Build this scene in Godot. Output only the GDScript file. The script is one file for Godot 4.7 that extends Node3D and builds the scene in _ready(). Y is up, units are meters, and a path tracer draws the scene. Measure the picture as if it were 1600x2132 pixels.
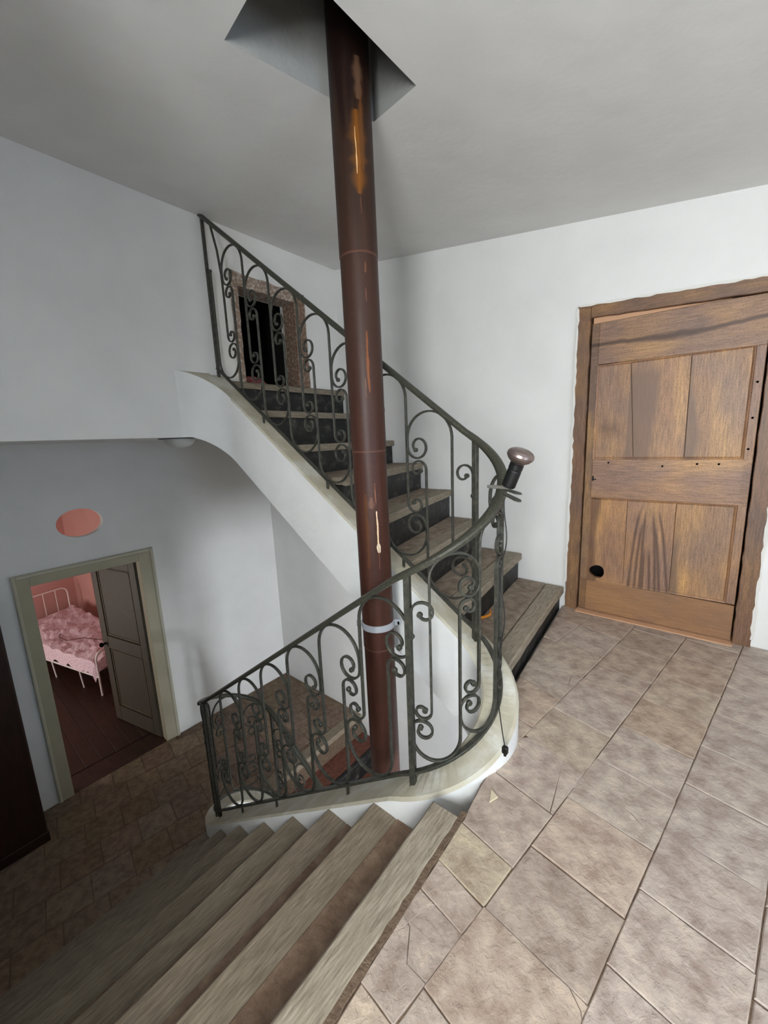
extends Node3D
# An old house's stairwell: tiled landing, stairs up and down round a narrow well with a pipe in it.
# World: the camera stands over (0, 0); the landing is y = 0; the wall with the wooden door is z = -3.03;
# the stairs climb towards -x. Metres.

const UPW := 2.13          # length of the railing's upper straight
const ARC := 0.8796        # a half turn of radius 0.28
const LOW := 1.84          # length of its lower straight
const WELL := -0.90        # x of the centre of the landing's half turn
const WELL2 := -2.74       # x of the centre of the lower half turn
const ZC := -1.40          # z of the well's middle line
const LOWER := -1.95       # height of the lower landing

var M := {}
var rng := RandomNumberGenerator.new()


# ---------------------------------------------------------------- mesh building
class MB:
	var v := PackedVector3Array()
	var n := PackedVector3Array()
	var u := PackedVector2Array()
	var c := PackedColorArray()
	var col := Color(1, 1, 1)

	func tri(a: Vector3, b: Vector3, d: Vector3, na: Vector3, nb: Vector3, nd: Vector3, ua := Vector2.ZERO, ub := Vector2.ZERO, ud := Vector2.ZERO) -> void:
		for p in [[a, na, ua], [d, nd, ud], [b, nb, ub]]:
			v.push_back(p[0])
			n.push_back(p[1])
			u.push_back(p[2])
			c.push_back(col)

	func flat3(a: Vector3, b: Vector3, d: Vector3) -> void:
		var nn := (b - a).cross(d - a)
		if nn.length_squared() < 1e-16:
			return
		nn = nn.normalized()
		tri(a, b, d, nn, nn, nn)

	func quad(a: Vector3, b: Vector3, d: Vector3, e: Vector3) -> void:
		flat3(a, b, d)
		flat3(a, d, e)

	func squad(a: Vector3, b: Vector3, d: Vector3, e: Vector3, na: Vector3, nb: Vector3, nd: Vector3, ne: Vector3) -> void:
		tri(a, b, d, na, nb, nd)
		tri(a, d, e, na, nd, ne)

	# polygon in the plane of ex, ey (counter-clockwise), extruded along ex x ey from h0 to h1, the far edge chamfered by ch
	func prism(poly: PackedVector2Array, o: Vector3, ex: Vector3, ey: Vector3, h0: float, h1: float, ch := 0.0, tilt := Vector2.ZERO) -> void:
		var ez := ex.cross(ey)
		var p := poly.duplicate()
		if Geometry2D.is_polygon_clockwise(p):
			p.reverse()
		var top := p.duplicate()
		var k := p.size()
		if ch > 0.0:
			for i in k:
				var a := p[(i + k - 1) % k]
				var b := p[i]
				var d := p[(i + 1) % k]
				var n1 := (b - a).normalized().rotated(PI / 2)
				var n2 := (d - b).normalized().rotated(PI / 2)
				var w := n1 + n2
				var l := maxf(w.dot(n1), 0.35)
				top[i] = b + w / l * ch
		var P := func(q: Vector2, h: float) -> Vector3: return o + ex * q.x + ey * q.y + ez * (h + q.dot(tilt))
		var t := Geometry2D.triangulate_polygon(top)
		if t.is_empty():
			for i in range(1, k - 1):
				t.append_array([0, i, i + 1])
		for i in range(0, t.size(), 3):
			var a := top[t[i]]
			var b := top[t[i + 1]]
			var d := top[t[i + 2]]
			if (b - a).cross(d - a) < 0:
				var w := b
				b = d
				d = w
			flat3(P.call(a, h1), P.call(b, h1), P.call(d, h1))
			flat3(P.call(a, h0), P.call(d, h0), P.call(b, h0))
		for i in k:
			var j := (i + 1) % k
			quad(P.call(p[i], h0), P.call(p[j], h0), P.call(p[j], h1 - ch), P.call(p[i], h1 - ch))
			if ch > 0.0:
				quad(P.call(p[i], h1 - ch), P.call(p[j], h1 - ch), P.call(top[j], h1), P.call(top[i], h1))

	# box with chamfered edges, in the axes of b
	func box(at: Vector3, size: Vector3, ch := 0.0, b := Basis()) -> void:
		var s := size / 2
		ch = minf(ch, minf(s.x, minf(s.y, s.z)) * 0.9)
		var r := PackedVector2Array([Vector2(-s.x, -s.y), Vector2(s.x, -s.y), Vector2(s.x, s.y), Vector2(-s.x, s.y)])
		if ch <= 0.0:
			prism(r, at, b.x, b.y, -s.z, s.z)
			return
		var rc := PackedVector2Array()
		for q in r:
			var sx := signf(q.x)
			var sy := signf(q.y)
			var e := [Vector2(q.x - sx * ch, q.y), Vector2(q.x, q.y - sy * ch)]
			if sx * sy > 0:
				e.reverse()
			rc.append_array(PackedVector2Array(e))
		prism(rc, at, b.x, b.y, 0.0, s.z, ch)
		prism(rc, at, -b.x, b.y, 0.0, s.z, ch)

	# a section (x along nrm, y along nrm x tangent) swept along points; smooth along, flat or smooth across
	func sweep(pts: PackedVector3Array, nrm: PackedVector3Array, sec: PackedVector2Array, scales := PackedFloat32Array(), round_ := false) -> void:
		var k := pts.size()
		var m := sec.size()
		var rings := []
		for i in k:
			var t := (pts[mini(i + 1, k - 1)] - pts[maxi(i - 1, 0)]).normalized()
			var N := (nrm[i] - t * nrm[i].dot(t)).normalized()
			var B := t.cross(N)
			var f := scales[i] if scales.size() else 1.0
			var ring := []
			for j in m:
				ring.append([pts[i] + (N * sec[j].x + B * sec[j].y) * f, (N * sec[j].x + B * sec[j].y).normalized()])
			rings.append([ring, N, B])
		for i in k - 1:
			for j in m:
				var j2 := (j + 1) % m
				var a: Array = rings[i][0][j]
				var b: Array = rings[i][0][j2]
				var d: Array = rings[i + 1][0][j2]
				var e: Array = rings[i + 1][0][j]
				if round_:
					squad(a[0], b[0], d[0], e[0], a[1], b[1], d[1], e[1])
				else:
					var w := (sec[j2] - sec[j]).orthogonal().normalized() * -1.0
					if w.dot(sec[j] + sec[j2]) < 0:
						w = -w
					var n1: Vector3 = rings[i][1] * w.x + rings[i][2] * w.y
					var n2: Vector3 = rings[i + 1][1] * w.x + rings[i + 1][2] * w.y
					squad(a[0], b[0], d[0], e[0], n1, n1, n2, n2)
		for i in range(1, m - 1):
			flat3(rings[0][0][0][0], rings[0][0][i + 1][0], rings[0][0][i][0])
			flat3(rings[k - 1][0][0][0], rings[k - 1][0][i][0], rings[k - 1][0][i + 1][0])

	# profile (radius, height) turned about an axis
	func lathe(prof: PackedVector2Array, at: Vector3, b := Basis(), seg := 24) -> void:
		for i in prof.size() - 1:
			var p := prof[i]
			var q := prof[i + 1]
			var w := Vector2(q.y - p.y, p.x - q.x).normalized()
			for j in seg:
				var a0 := TAU * j / seg
				var a1 := TAU * (j + 1) / seg
				var d0 := b.x * cos(a0) + b.z * sin(a0)
				var d1 := b.x * cos(a1) + b.z * sin(a1)
				var n0 := d0 * w.x + b.y * w.y
				var n1 := d1 * w.x + b.y * w.y
				var A := at + d0 * p.x + b.y * p.y
				var B := at + d1 * p.x + b.y * p.y
				var C := at + d1 * q.x + b.y * q.y
				var D := at + d0 * q.x + b.y * q.y
				if p.x > 1e-5:
					tri(A, C, B, n0, n1, n1, Vector2(float(j) / seg, p.y), Vector2(float(j + 1) / seg, q.y), Vector2(float(j + 1) / seg, p.y))
				if q.x > 1e-5:
					tri(A, D, C, n0, n0, n1, Vector2(float(j) / seg, p.y), Vector2(float(j) / seg, q.y), Vector2(float(j + 1) / seg, q.y))

	func mesh(m: Material) -> ArrayMesh:
		var a := []
		a.resize(Mesh.ARRAY_MAX)
		a[Mesh.ARRAY_VERTEX] = v
		a[Mesh.ARRAY_NORMAL] = n
		a[Mesh.ARRAY_TEX_UV] = u
		a[Mesh.ARRAY_COLOR] = c
		var am := ArrayMesh.new()
		am.add_surface_from_arrays(Mesh.PRIMITIVE_TRIANGLES, a)
		am.surface_set_material(0, m)
		return am


static func circle(r: float, k := 8) -> PackedVector2Array:
	var p := PackedVector2Array()
	for i in k:
		p.push_back(Vector2(cos(TAU * i / k), sin(TAU * i / k)) * r)
	return p


static func slab(hx: float, hy: float, ch := 0.0015) -> PackedVector2Array:
	return PackedVector2Array([Vector2(hx, -hy + ch), Vector2(hx, hy - ch), Vector2(hx - ch, hy), Vector2(-hx + ch, hy), Vector2(-hx, hy - ch), Vector2(-hx, -hy + ch), Vector2(-hx + ch, -hy), Vector2(hx - ch, -hy)])


func put(called: String, mb: MB, m: Material, parent: Node = self) -> MeshInstance3D:
	var o := MeshInstance3D.new()
	o.mesh = mb.mesh(m)
	return hang(o, called, parent)


func hang(o: Node3D, called: String, parent: Node = self) -> Node3D:
	var nm := called
	var k := 0
	while parent.has_node(NodePath(nm)):
		k += 1
		nm = "%s_%03d" % [called, k]
	o.name = nm
	parent.add_child(o, true)
	return o


func thing(called: String, label: String, category: String, at := Vector3.ZERO, group := "") -> Node3D:
	var o := Node3D.new()
	hang(o, called)
	o.position = at
	return tag(o, label, category, group)


func tag(o: Node3D, label: String, category: String, group := "") -> Node3D:
	o.set_meta("label", label)
	o.set_meta("category", category)
	if group:
		o.set_meta("group", group)
	return o


func structure(o: Node3D) -> Node3D:
	o.set_meta("kind", "structure")
	return o


# a wall of CSG boxes with openings cut through it: each opening is [centre, size]
func wall(called: String, lo: Vector3, hi: Vector3, m: Material, holes := []) -> CSGCombiner3D:
	var w := CSGCombiner3D.new()
	hang(w, called)
	structure(w)
	var b := CSGBox3D.new()
	b.name = "body"
	b.size = hi - lo
	b.position = (lo + hi) / 2
	b.material = m
	w.add_child(b, true)
	for h in holes:
		var c := CSGBox3D.new()
		c.name = "opening"
		c.size = h[1]
		c.position = h[0]
		c.operation = CSGShape3D.OPERATION_SUBTRACTION
		c.material = m
		w.add_child(c, true)
	return w


# ---------------------------------------------------------------- materials
func noise_tex(seed_: int, freq: float, ramp: Array, octaves := 5, kind := FastNoiseLite.TYPE_SIMPLEX_SMOOTH, warp := 0.0, size := 512, gain := 0.55) -> NoiseTexture2D:
	var f := FastNoiseLite.new()
	f.noise_type = kind
	f.seed = seed_
	f.frequency = freq
	f.fractal_octaves = octaves
	f.fractal_gain = gain
	if warp > 0.0:
		f.domain_warp_enabled = true
		f.domain_warp_amplitude = warp
		f.domain_warp_frequency = freq
	var t := NoiseTexture2D.new()
	t.noise = f
	t.width = size
	t.height = size
	t.seamless = true
	var g := Gradient.new()
	g.offsets = PackedFloat32Array(ramp.map(func(r: Array) -> float: return r[0]))
	g.colors = PackedColorArray(ramp.map(func(r: Array) -> Color: return r[1]))
	t.color_ramp = g
	return t


func bump_tex(seed_: int, freq: float, strength: float, octaves := 5, kind := FastNoiseLite.TYPE_SIMPLEX_SMOOTH, warp := 0.0) -> NoiseTexture2D:
	var t := noise_tex(seed_, freq, [[0.0, Color.BLACK], [1.0, Color.WHITE]], octaves, kind, warp)
	t.color_ramp = null
	t.as_normal_map = true
	t.bump_strength = strength
	return t


func mat(called: String, color: Color, rough: float, tex: Texture2D = null, scale := Vector3.ONE, normal: Texture2D = null, strength := 1.0) -> StandardMaterial3D:
	var m := StandardMaterial3D.new()
	m.resource_name = called
	m.albedo_color = color
	m.roughness = rough
	m.vertex_color_use_as_albedo = true
	if tex or normal:
		m.uv1_triplanar = true
		m.uv1_world_triplanar = true
		m.uv1_triplanar_sharpness = 6.0
		m.uv1_scale = scale
	m.albedo_texture = tex
	if normal:
		m.normal_enabled = true
		m.normal_texture = normal
		m.normal_scale = strength
	M[called] = m
	return m


func hsv(v: float, r := 1.0, g := 1.0, b := 1.0) -> Color:
	return Color(v * r, v * g, v * b)


func make_materials() -> void:
	var fine := bump_tex(3, 0.012, 3.0, 5)
	var rough_bump := bump_tex(5, 0.045, 6.0, 6, FastNoiseLite.TYPE_SIMPLEX_SMOOTH, 20.0)
	var mottled := noise_tex(7, 0.006, [[0.0, hsv(0.965)], [0.5, hsv(0.985)], [1.0, hsv(1.0)]], 4)
	mat("plaster", Color(0.90, 0.895, 0.88), 0.9, mottled, Vector3.ONE * 0.5, fine, 0.25)
	mat("shaded_plaster", Color(0.60, 0.60, 0.585), 0.95, mottled, Vector3.ONE * 0.7, fine, 0.5)  # plaster greyed so that the ceiling recess looks shaded
	mat("plaster_back", Color(0.90, 0.895, 0.88), 0.9, mottled, Vector3.ONE * 0.5, fine, 0.25)
	var bare := noise_tex(9, 0.008, [[0.0, Color(0.80, 0.77, 0.69)], [0.5, Color(0.87, 0.85, 0.79)], [0.72, Color(0.93, 0.925, 0.90)], [1.0, Color(0.98, 0.98, 0.97)]], 5)
	mat("curb_top", Color(0.85, 0.84, 0.81), 0.9, bare, Vector3.ONE * 1.1, fine, 0.4)
	mat("curb", Color(0.93, 0.93, 0.92), 0.9, mottled, Vector3.ONE * 0.8, fine, 0.4)
	# terracotta floor tiles
	var clay := noise_tex(11, 0.014, [[0.0, Color(0.56, 0.48, 0.43)], [0.30, Color(0.64, 0.565, 0.51)], [0.5, Color(0.69, 0.62, 0.565)], [0.7, Color(0.73, 0.66, 0.60)], [1.0, Color(0.80, 0.72, 0.64)]], 6, FastNoiseLite.TYPE_SIMPLEX_SMOOTH, 18.0, 512, 0.62)
	var tile := mat("tile", Color(0.975, 0.99, 1.0), 0.5, clay, Vector3(1.2, 1.2, 1.2), rough_bump, 0.32)
	tile.metallic_specular = 0.45
	mat("mortar", Color(0.60, 0.55, 0.49), 0.95, clay, Vector3.ONE * 3.0, rough_bump, 1.0)
	var floor_low := mat("tile_low", Color(0.72, 0.70, 0.67), 0.7, clay, Vector3.ONE * 1.5, rough_bump, 0.7)
	floor_low.metallic_specular = 0.35
	var red := noise_tex(13, 0.012, [[0.0, Color(0.46, 0.35, 0.29)], [0.4, Color(0.54, 0.43, 0.36)], [0.6, Color(0.58, 0.47, 0.40)], [1.0, Color(0.66, 0.56, 0.48)]], 6)
	mat("tread_tile", Color(0.86, 0.87, 0.84), 0.8, red, Vector3.ONE * 1.6, rough_bump, 0.6)
	var dust := noise_tex(14, 0.012, [[0.0, Color(0.44, 0.38, 0.33)], [0.4, Color(0.55, 0.49, 0.43)], [0.6, Color(0.60, 0.54, 0.48)], [1.0, Color(0.68, 0.62, 0.56)]], 6)
	mat("dusty_tread", Color(1.0, 0.99, 0.97), 0.85, dust, Vector3.ONE * 1.6, rough_bump, 0.5)
	mat("red_tread", Color(0.78, 0.60, 0.56), 0.8, red, Vector3.ONE * 2.2, rough_bump, 0.6)
	# weathered step wood: the grain runs along z
	var grain := noise_tex(17, 0.02, [[0.0, Color(0.47, 0.425, 0.37)], [0.35, Color(0.56, 0.515, 0.455)], [0.6, Color(0.61, 0.565, 0.505)], [1.0, Color(0.70, 0.655, 0.60)]], 5, FastNoiseLite.TYPE_SIMPLEX_SMOOTH, 12.0)
	var grain_bump := bump_tex(19, 0.02, 6.0, 5)
	mat("step_wood", Color(1.0, 0.995, 0.97), 0.75, grain, Vector3(8.0, 8.0, 0.8), grain_bump, 0.7)
	mat("step_wood_low", Color(0.88, 0.86, 0.82), 0.75, grain, Vector3(8.0, 8.0, 0.8), grain_bump, 0.7)
	var soot := noise_tex(23, 0.01, [[0.0, Color(0.04, 0.04, 0.038)], [0.5, Color(0.085, 0.085, 0.08)], [0.7, Color(0.16, 0.155, 0.145)], [1.0, Color(0.34, 0.32, 0.29)]], 5)
	mat("black_riser", Color(1, 1, 1), 0.55, soot, Vector3(1.4, 1.8, 1.4), fine, 0.5)
	# iron
	var rust := noise_tex(29, 0.03, [[0.0, Color(0.16, 0.16, 0.14)], [0.5, Color(0.22, 0.22, 0.19)], [0.75, Color(0.28, 0.27, 0.23)], [1.0, Color(0.38, 0.36, 0.31)]], 5)
	var iron := mat("iron", Color(1, 1, 1), 0.5, rust, Vector3.ONE * 2.0, fine, 0.3)
	iron.metallic = 0.1
	var iron_dark := mat("handrail_iron", Color(1.0, 1.0, 0.96), 0.45, rust, Vector3.ONE * 5.0, fine, 0.3)
	iron_dark.metallic = 0.1
	# walnut door: grain runs along y, or along x in the rails
	var walnut := noise_tex(31, 0.016, [[0.0, Color(0.42, 0.30, 0.22)], [0.3, Color(0.52, 0.38, 0.28)], [0.55, Color(0.58, 0.43, 0.31)], [0.8, Color(0.64, 0.49, 0.36)], [1.0, Color(0.69, 0.54, 0.40)]], 5, FastNoiseLite.TYPE_SIMPLEX_SMOOTH, 10.0)
	var wood_bump := bump_tex(37, 0.02, 3.0, 5)
	mat("door_upright", Color(1, 1, 1), 0.5, walnut, Vector3(4.0, 0.28, 4.0), wood_bump, 0.4)
	mat("door_rail", Color(1, 1, 1), 0.5, walnut, Vector3(0.28, 4.0, 4.0), wood_bump, 0.4)
	mat("raw_wood", Color(0.80, 0.62, 0.48), 0.7, mottled, Vector3(1.0, 6.0, 6.0))
	mat("dark_wood", Color(0.30, 0.22, 0.18), 0.45, walnut, Vector3(3.0, 0.4, 3.0), wood_bump, 0.4)
	mat("old_paint", Color(0.72, 0.70, 0.62), 0.6, mottled, Vector3.ONE)
	mat("olive_paint", Color(0.27, 0.235, 0.185), 0.6, mottled, Vector3.ONE, fine, 0.3)
	var peel := noise_tex(41, 0.02, [[0.0, Color(0.50, 0.41, 0.35)], [0.5, Color(0.60, 0.52, 0.46)], [0.68, Color(0.70, 0.65, 0.60)], [1.0, Color(0.82, 0.79, 0.76)]], 5)
	mat("olive_edge", Color(0.42, 0.37, 0.29), 0.6)
	mat("peeling", Color(1, 1, 1), 0.8, peel, Vector3.ONE * 2.6, fine, 0.4)
	mat("dark_room", Color(0.10, 0.09, 0.085), 0.95)  # near black, standing in for the darkness inside openings
	mat("pink_wall", Color(0.86, 0.65, 0.615), 0.9, mottled, Vector3.ONE * 0.6)
	var board := mat("floor_board", Color(0.34, 0.27, 0.24), 0.5, walnut, Vector3(0.5, 3.0, 3.0))
	board.metallic_specular = 0.5
	mat("black_rubber", Color(0.035, 0.035, 0.038), 0.4)
	var glass := mat("bulb_metal", Color(0.56, 0.50, 0.48), 0.33)
	glass.metallic = 0.85
	var steel := mat("steel", Color(0.62, 0.62, 0.61), 0.35)
	steel.metallic = 0.8
	mat("clamp_paint", Color(0.42, 0.41, 0.38), 0.5)
	mat("band", Color(0.62, 0.63, 0.65), 0.45)
	mat("cable", Color(0.09, 0.085, 0.08), 0.5)
	mat("orange", Color(0.85, 0.52, 0.12), 0.6)
	mat("shard", Color(0.78, 0.73, 0.62), 0.9)
	mat("white_tube", Color(0.96, 0.92, 0.90), 0.4)
	mat("opal", Color(0.80, 0.80, 0.78), 0.3)
	var spread := noise_tex(43, 0.035, [[0.0, Color(0.70, 0.54, 0.60)], [0.4, Color(0.88, 0.79, 0.83)], [0.6, Color(0.93, 0.87, 0.90)], [1.0, Color(0.98, 0.95, 0.97)]], 3)
	mat("bedspread", Color(1, 0.95, 0.95), 0.9, spread, Vector3.ONE * 2.4, rough_bump, 0.8)
	mat("pink_cloth", Color(0.62, 0.36, 0.36), 0.9)
	mat("cord", Color(0.35, 0.18, 0.16), 0.7)
	var pane := StandardMaterial3D.new()
	pane.resource_name = "pane"
	pane.transparency = BaseMaterial3D.TRANSPARENCY_ALPHA
	pane.albedo_color = Color(0.9, 0.95, 0.95, 0.06)
	pane.roughness = 0.05
	M["pane"] = pane


# ---------------------------------------------------------------- the railing's line
func plan(s: float) -> Array:   # [place (x, z), outward (x, z)]
	if s < UPW:
		return [Vector2(WELL - UPW + s, ZC - 0.28), Vector2(0, -1)]
	s -= UPW
	if s < ARC:
		var a := -PI / 2 + s / 0.28
		return [Vector2(WELL, ZC) + Vector2(cos(a), sin(a)) * 0.28, Vector2(cos(a), sin(a))]
	s -= ARC
	if s < LOW:
		return [Vector2(WELL - s, ZC + 0.28), Vector2(0, 1)]
	s -= LOW
	if s < ARC:
		var a := PI / 2 + s / 0.28
		return [Vector2(WELL2, ZC) + Vector2(cos(a), sin(a)) * 0.28, Vector2(cos(a), sin(a))]
	s -= ARC
	return [Vector2(WELL2 + s, ZC - 0.28), Vector2(0, -1)]


func line(s: float, a: float, ma: float, b: float, mb: float, c: float, mc: float) -> float:
	if s < UPW:
		return a + ma * (UPW - s)
	s -= UPW
	if s < ARC:
		return hermite(s / ARC, a, b, -ma * ARC * 0.8, -mb * ARC * 0.8)
	s -= ARC
	if s < LOW:
		return b - mb * s
	s -= LOW
	var e := b - mb * LOW
	if s < ARC:
		return hermite(s / ARC, e, c, -mb * ARC * 0.8, -mc * ARC * 0.8)
	return c - mc * (s - ARC)


func hermite(t: float, a: float, b: float, ta: float, tb: float) -> float:
	var t2 := t * t
	var t3 := t2 * t
	return (2 * t3 - 3 * t2 + 1) * a + (t3 - 2 * t2 + t) * ta + (3 * t2 - 2 * t3) * b + (t3 - t2) * tb


func bar_y(s: float) -> float:
	return line(s, 0.385, 0.705, -0.08, 0.763, -1.92, 0.72)


func hand_y(s: float) -> float:
	return line(s, 1.318, 0.765, 0.775, 0.7166, -0.98, 0.70)


func rp(s: float, y: float, out := 0.0) -> Vector3:
	var p := plan(s)
	var q: Vector2 = p[0] + p[1] * out
	return Vector3(q.x, y, q.y)


func rn(s: float) -> Vector3:
	var q: Vector2 = plan(s)[1]
	return Vector3(q.x, 0, q.y)


func stations(s0: float, s1: float, step := 0.035) -> PackedFloat32Array:
	var k := maxi(2, int(ceil((s1 - s0) / step)))
	var r := PackedFloat32Array()
	for i in k + 1:
		r.push_back(lerpf(s0, s1, float(i) / k))
	return r


# a flat iron bar bent along points (s, y)
func iron_bar(called: String, pts: PackedVector2Array, parent: Node, ball := [true, true]) -> void:
	var mb := MB.new()
	var P := PackedVector3Array()
	var N := PackedVector3Array()
	for p in pts:
		P.push_back(rp(p.x, p.y))
		N.push_back(rn(p.x))
	mb.sweep(P, N, slab(0.0075, 0.0046, 0.0014))
	for e in 2:
		if ball[e]:
			var i := 0 if e == 0 else pts.size() - 1
			var b := Basis(N[i].cross(Vector3.UP).normalized(), N[i], Vector3.UP)
			mb.lathe(PackedVector2Array([Vector2(0, -0.009), Vector2(0.009, -0.009), Vector2(0.0115, -0.006), Vector2(0.0115, 0.006), Vector2(0.009, 0.009), Vector2(0, 0.009)]), P[i], b, 10)
	put(called, mb, M["iron"], parent)


func arc2(c: Vector2, r0: float, r1: float, a0: float, a1: float, k: int) -> PackedVector2Array:
	var p := PackedVector2Array()
	for i in k + 1:
		var t := float(i) / k
		var r := lerpf(r0, r1, pow(t, 1.15))
		var a := lerpf(a0, a1, t)
		p.push_back(c + Vector2(cos(a), sin(a)) * r)
	return p


# bar with a big arch and scroll at the top (uphill, smaller s) and a small hook at the foot (downhill)
func crook_up(sa: float, r: float, parent: Node) -> void:
	var d := 0.01
	var sc := sa - r
	var slope := (hand_y(sc - d) - hand_y(sc + d)) / (2 * d)
	var yc := hand_y(sc) - 0.013 - r * sqrt(1 + slope * slope)
	var sb := sa - 0.14 * r
	var slb := (bar_y(sb - d) - bar_y(sb + d)) / (2 * d)
	var yb := bar_y(sb) + 0.009 + r * sqrt(1 + slb * slb)
	var hr := 0.38 * r
	var hook_y := yb + 0.80 * r + hr
	# in (s, y): downhill is +s, so the stem stands on the +s side of its arch
	var p := PackedVector2Array()
	var hk := arc2(Vector2(sa + hr, hook_y), hr, hr * 0.34, PI, PI + deg_to_rad(335), 22)
	hk.reverse()
	p.append_array(hk)
	p.push_back(Vector2(sa, lerpf(hook_y, yc, 0.5)))
	p.append_array(arc2(Vector2(sc, yc), r, r, 0, PI, 18))
	p.append_array(arc2(Vector2(sc - 0.5 * r, yc - 0.3 * r), 0.5 * r, 0.17 * r, PI, PI + deg_to_rad(410), 30))
	iron_bar("scroll_bar", p, parent)


# the same turned half round: big loop at the foot (downhill), small hook at the top (uphill)
func crook_down(sa: float, r: float, parent: Node, cut_top := false) -> void:
	var d := 0.01
	var sb := sa - 1.14 * r
	var cb := sb + r
	var slb := (bar_y(cb - d) - bar_y(cb + d)) / (2 * d)
	var yb := bar_y(cb) + 0.009 + r * sqrt(1 + slb * slb)
	var sc := sa - r
	var slope := (hand_y(sc - d) - hand_y(sc + d)) / (2 * d)
	var yc := hand_y(sc) - 0.013 - r * sqrt(1 + slope * slope)
	var hr := 0.38 * r
	var hook_y := yc - 0.80 * r - hr
	var p := PackedVector2Array()
	if not cut_top:
		var hk := arc2(Vector2(sb - hr, hook_y), hr, hr * 0.34, 0, deg_to_rad(335), 22)
		hk.reverse()
		p.append_array(hk)
	else:
		p.push_back(Vector2(sb, minf(hook_y, hand_y(sb) - 0.02)))
	p.push_back(Vector2(sb, lerpf(hook_y, yb, 0.5)))
	p.append_array(arc2(Vector2(cb, yb), r, r, PI, TAU, 18))
	p.append_array(arc2(Vector2(cb + 0.5 * r, yb + 0.3 * r), 0.5 * r, 0.17 * r, 0, deg_to_rad(410), 30))
	iron_bar("scroll_bar", p, parent)


func post(s: float, y0: float, y1: float, parent: Node, w := 0.012) -> void:
	var mb := MB.new()
	var N := rn(s)
	mb.sweep(PackedVector3Array([rp(s, y0), rp(s, y1)]), PackedVector3Array([N, N]), slab(w, w, 0.0015))
	put("post", mb, M["iron"], parent)


func rail_pieces(s0: float, s1: float, parent: Node) -> void:
	var hs := MB.new()
	var bs := MB.new()
	var P := PackedVector3Array()
	var Q := PackedVector3Array()
	var N := PackedVector3Array()
	for s in stations(s0, s1, 0.03):
		P.push_back(rp(s, hand_y(s)))
		Q.push_back(rp(s, bar_y(s)))
		N.push_back(rn(s))
	# moulded handrail: domed top, undercut sides
	hs.sweep(P, N, PackedVector2Array([Vector2(0.020, -0.012), Vector2(0.022, 0.0), Vector2(0.018, 0.007), Vector2(0.009, 0.0115), Vector2(0, 0.013), Vector2(-0.009, 0.0115), Vector2(-0.018, 0.007), Vector2(-0.022, 0.0), Vector2(-0.020, -0.012)]))
	put("handrail", hs, M["handrail_iron"], parent)
	bs.sweep(Q, N, slab(0.012, 0.006, 0.0012))
	put("bottom_rail", bs, M["iron"], parent)


# ---------------------------------------------------------------- scene
func _ready() -> void:
	rng.seed = 20
	var cam := Camera3D.new()
	cam.name = "camera"
	cam.fov = 2 * rad_to_deg(atan(1066.0 / 827.0))
	cam.near = 0.02
	cam.far = 60
	var pitch := deg_to_rad(-10.46)
	var roll := deg_to_rad(-2.363)
	var yaw := deg_to_rad(39.95)
	cam.transform = Transform3D(Basis(Vector3.UP, yaw) * Basis(Vector3.RIGHT, pitch) * Basis(Vector3.BACK, roll), Vector3(0, 1.3, 0))
	add_child(cam)
	cam.current = true
	var we := WorldEnvironment.new()
	we.name = "environment"
	var env := Environment.new()
	env.background_mode = Environment.BG_SKY
	var sky := Sky.new()
	var sm := ProceduralSkyMaterial.new()
	sm.sky_top_color = Color(0.55, 0.66, 0.82)
	sm.sky_horizon_color = Color(0.82, 0.86, 0.92)
	sm.ground_horizon_color = Color(0.70, 0.72, 0.74)
	sm.ground_bottom_color = Color(0.45, 0.46, 0.46)
	sky.sky_material = sm
	env.sky = sky
	env.background_energy_multiplier = 1.5
	env.ambient_light_source = Environment.AMBIENT_SOURCE_DISABLED
	env.tonemap_mode = Environment.TONE_MAPPER_LINEAR
	env.tonemap_exposure = 1.0
	env.sdfgi_enabled = true
	env.ssao_enabled = true
	env.ssil_enabled = true
	we.environment = env
	add_child(we)
	# daylight through the landing's window (behind the camera), the lower window, an added side window and the bedroom's window
	daylight("window_light", Vector3(0.45, 1.50, 1.54), Vector3(0, 0, 1), Vector2(0.75, 1.1), 12.8, Color(0.97, 0.99, 1.0))
	daylight("window_light", Vector3(2.14, -0.88, -0.95), Vector3(1, 0, 0), Vector2(0.55, 0.5), 20.0, Color(0.93, 0.96, 1.0))
	daylight("window_light", Vector3(2.14, 1.25, -0.45), Vector3(1, 0, 0), Vector2(0.8, 1.0), 2.6, Color(0.76, 0.87, 1.0))  # added bluish light from an unseen side, for the right of the floor
	daylight("window_light", Vector3(-6.4, -0.75, 1.44), Vector3(0, 0, 1), Vector2(1.0, 1.3), 4.0, Color(1.0, 0.98, 0.95))
	make_materials()
	build_shell()
	build_ceiling()
	build_landing_tiles()
	build_lower_floor()
	build_curb()
	build_upper_flight()
	build_lower_flight()
	build_next_flight()
	build_door()
	build_hatch()
	build_bedroom_door()
	build_bedroom()
	build_railing()
	build_pipe()
	build_lamp()
	build_small_things()


func daylight(called: String, at: Vector3, back: Vector3, size: Vector2, energy: float, color: Color) -> void:
	var l := AreaLight3D.new()
	hang(l, called)
	l.area_size = size
	l.light_energy = energy
	l.light_color = color
	l.shadow_enabled = true
	l.set("area_range", 14.0)
	var x := Vector3.UP.cross(back).normalized()
	l.transform = Transform3D(Basis(x, Vector3.UP, back), at)


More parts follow.
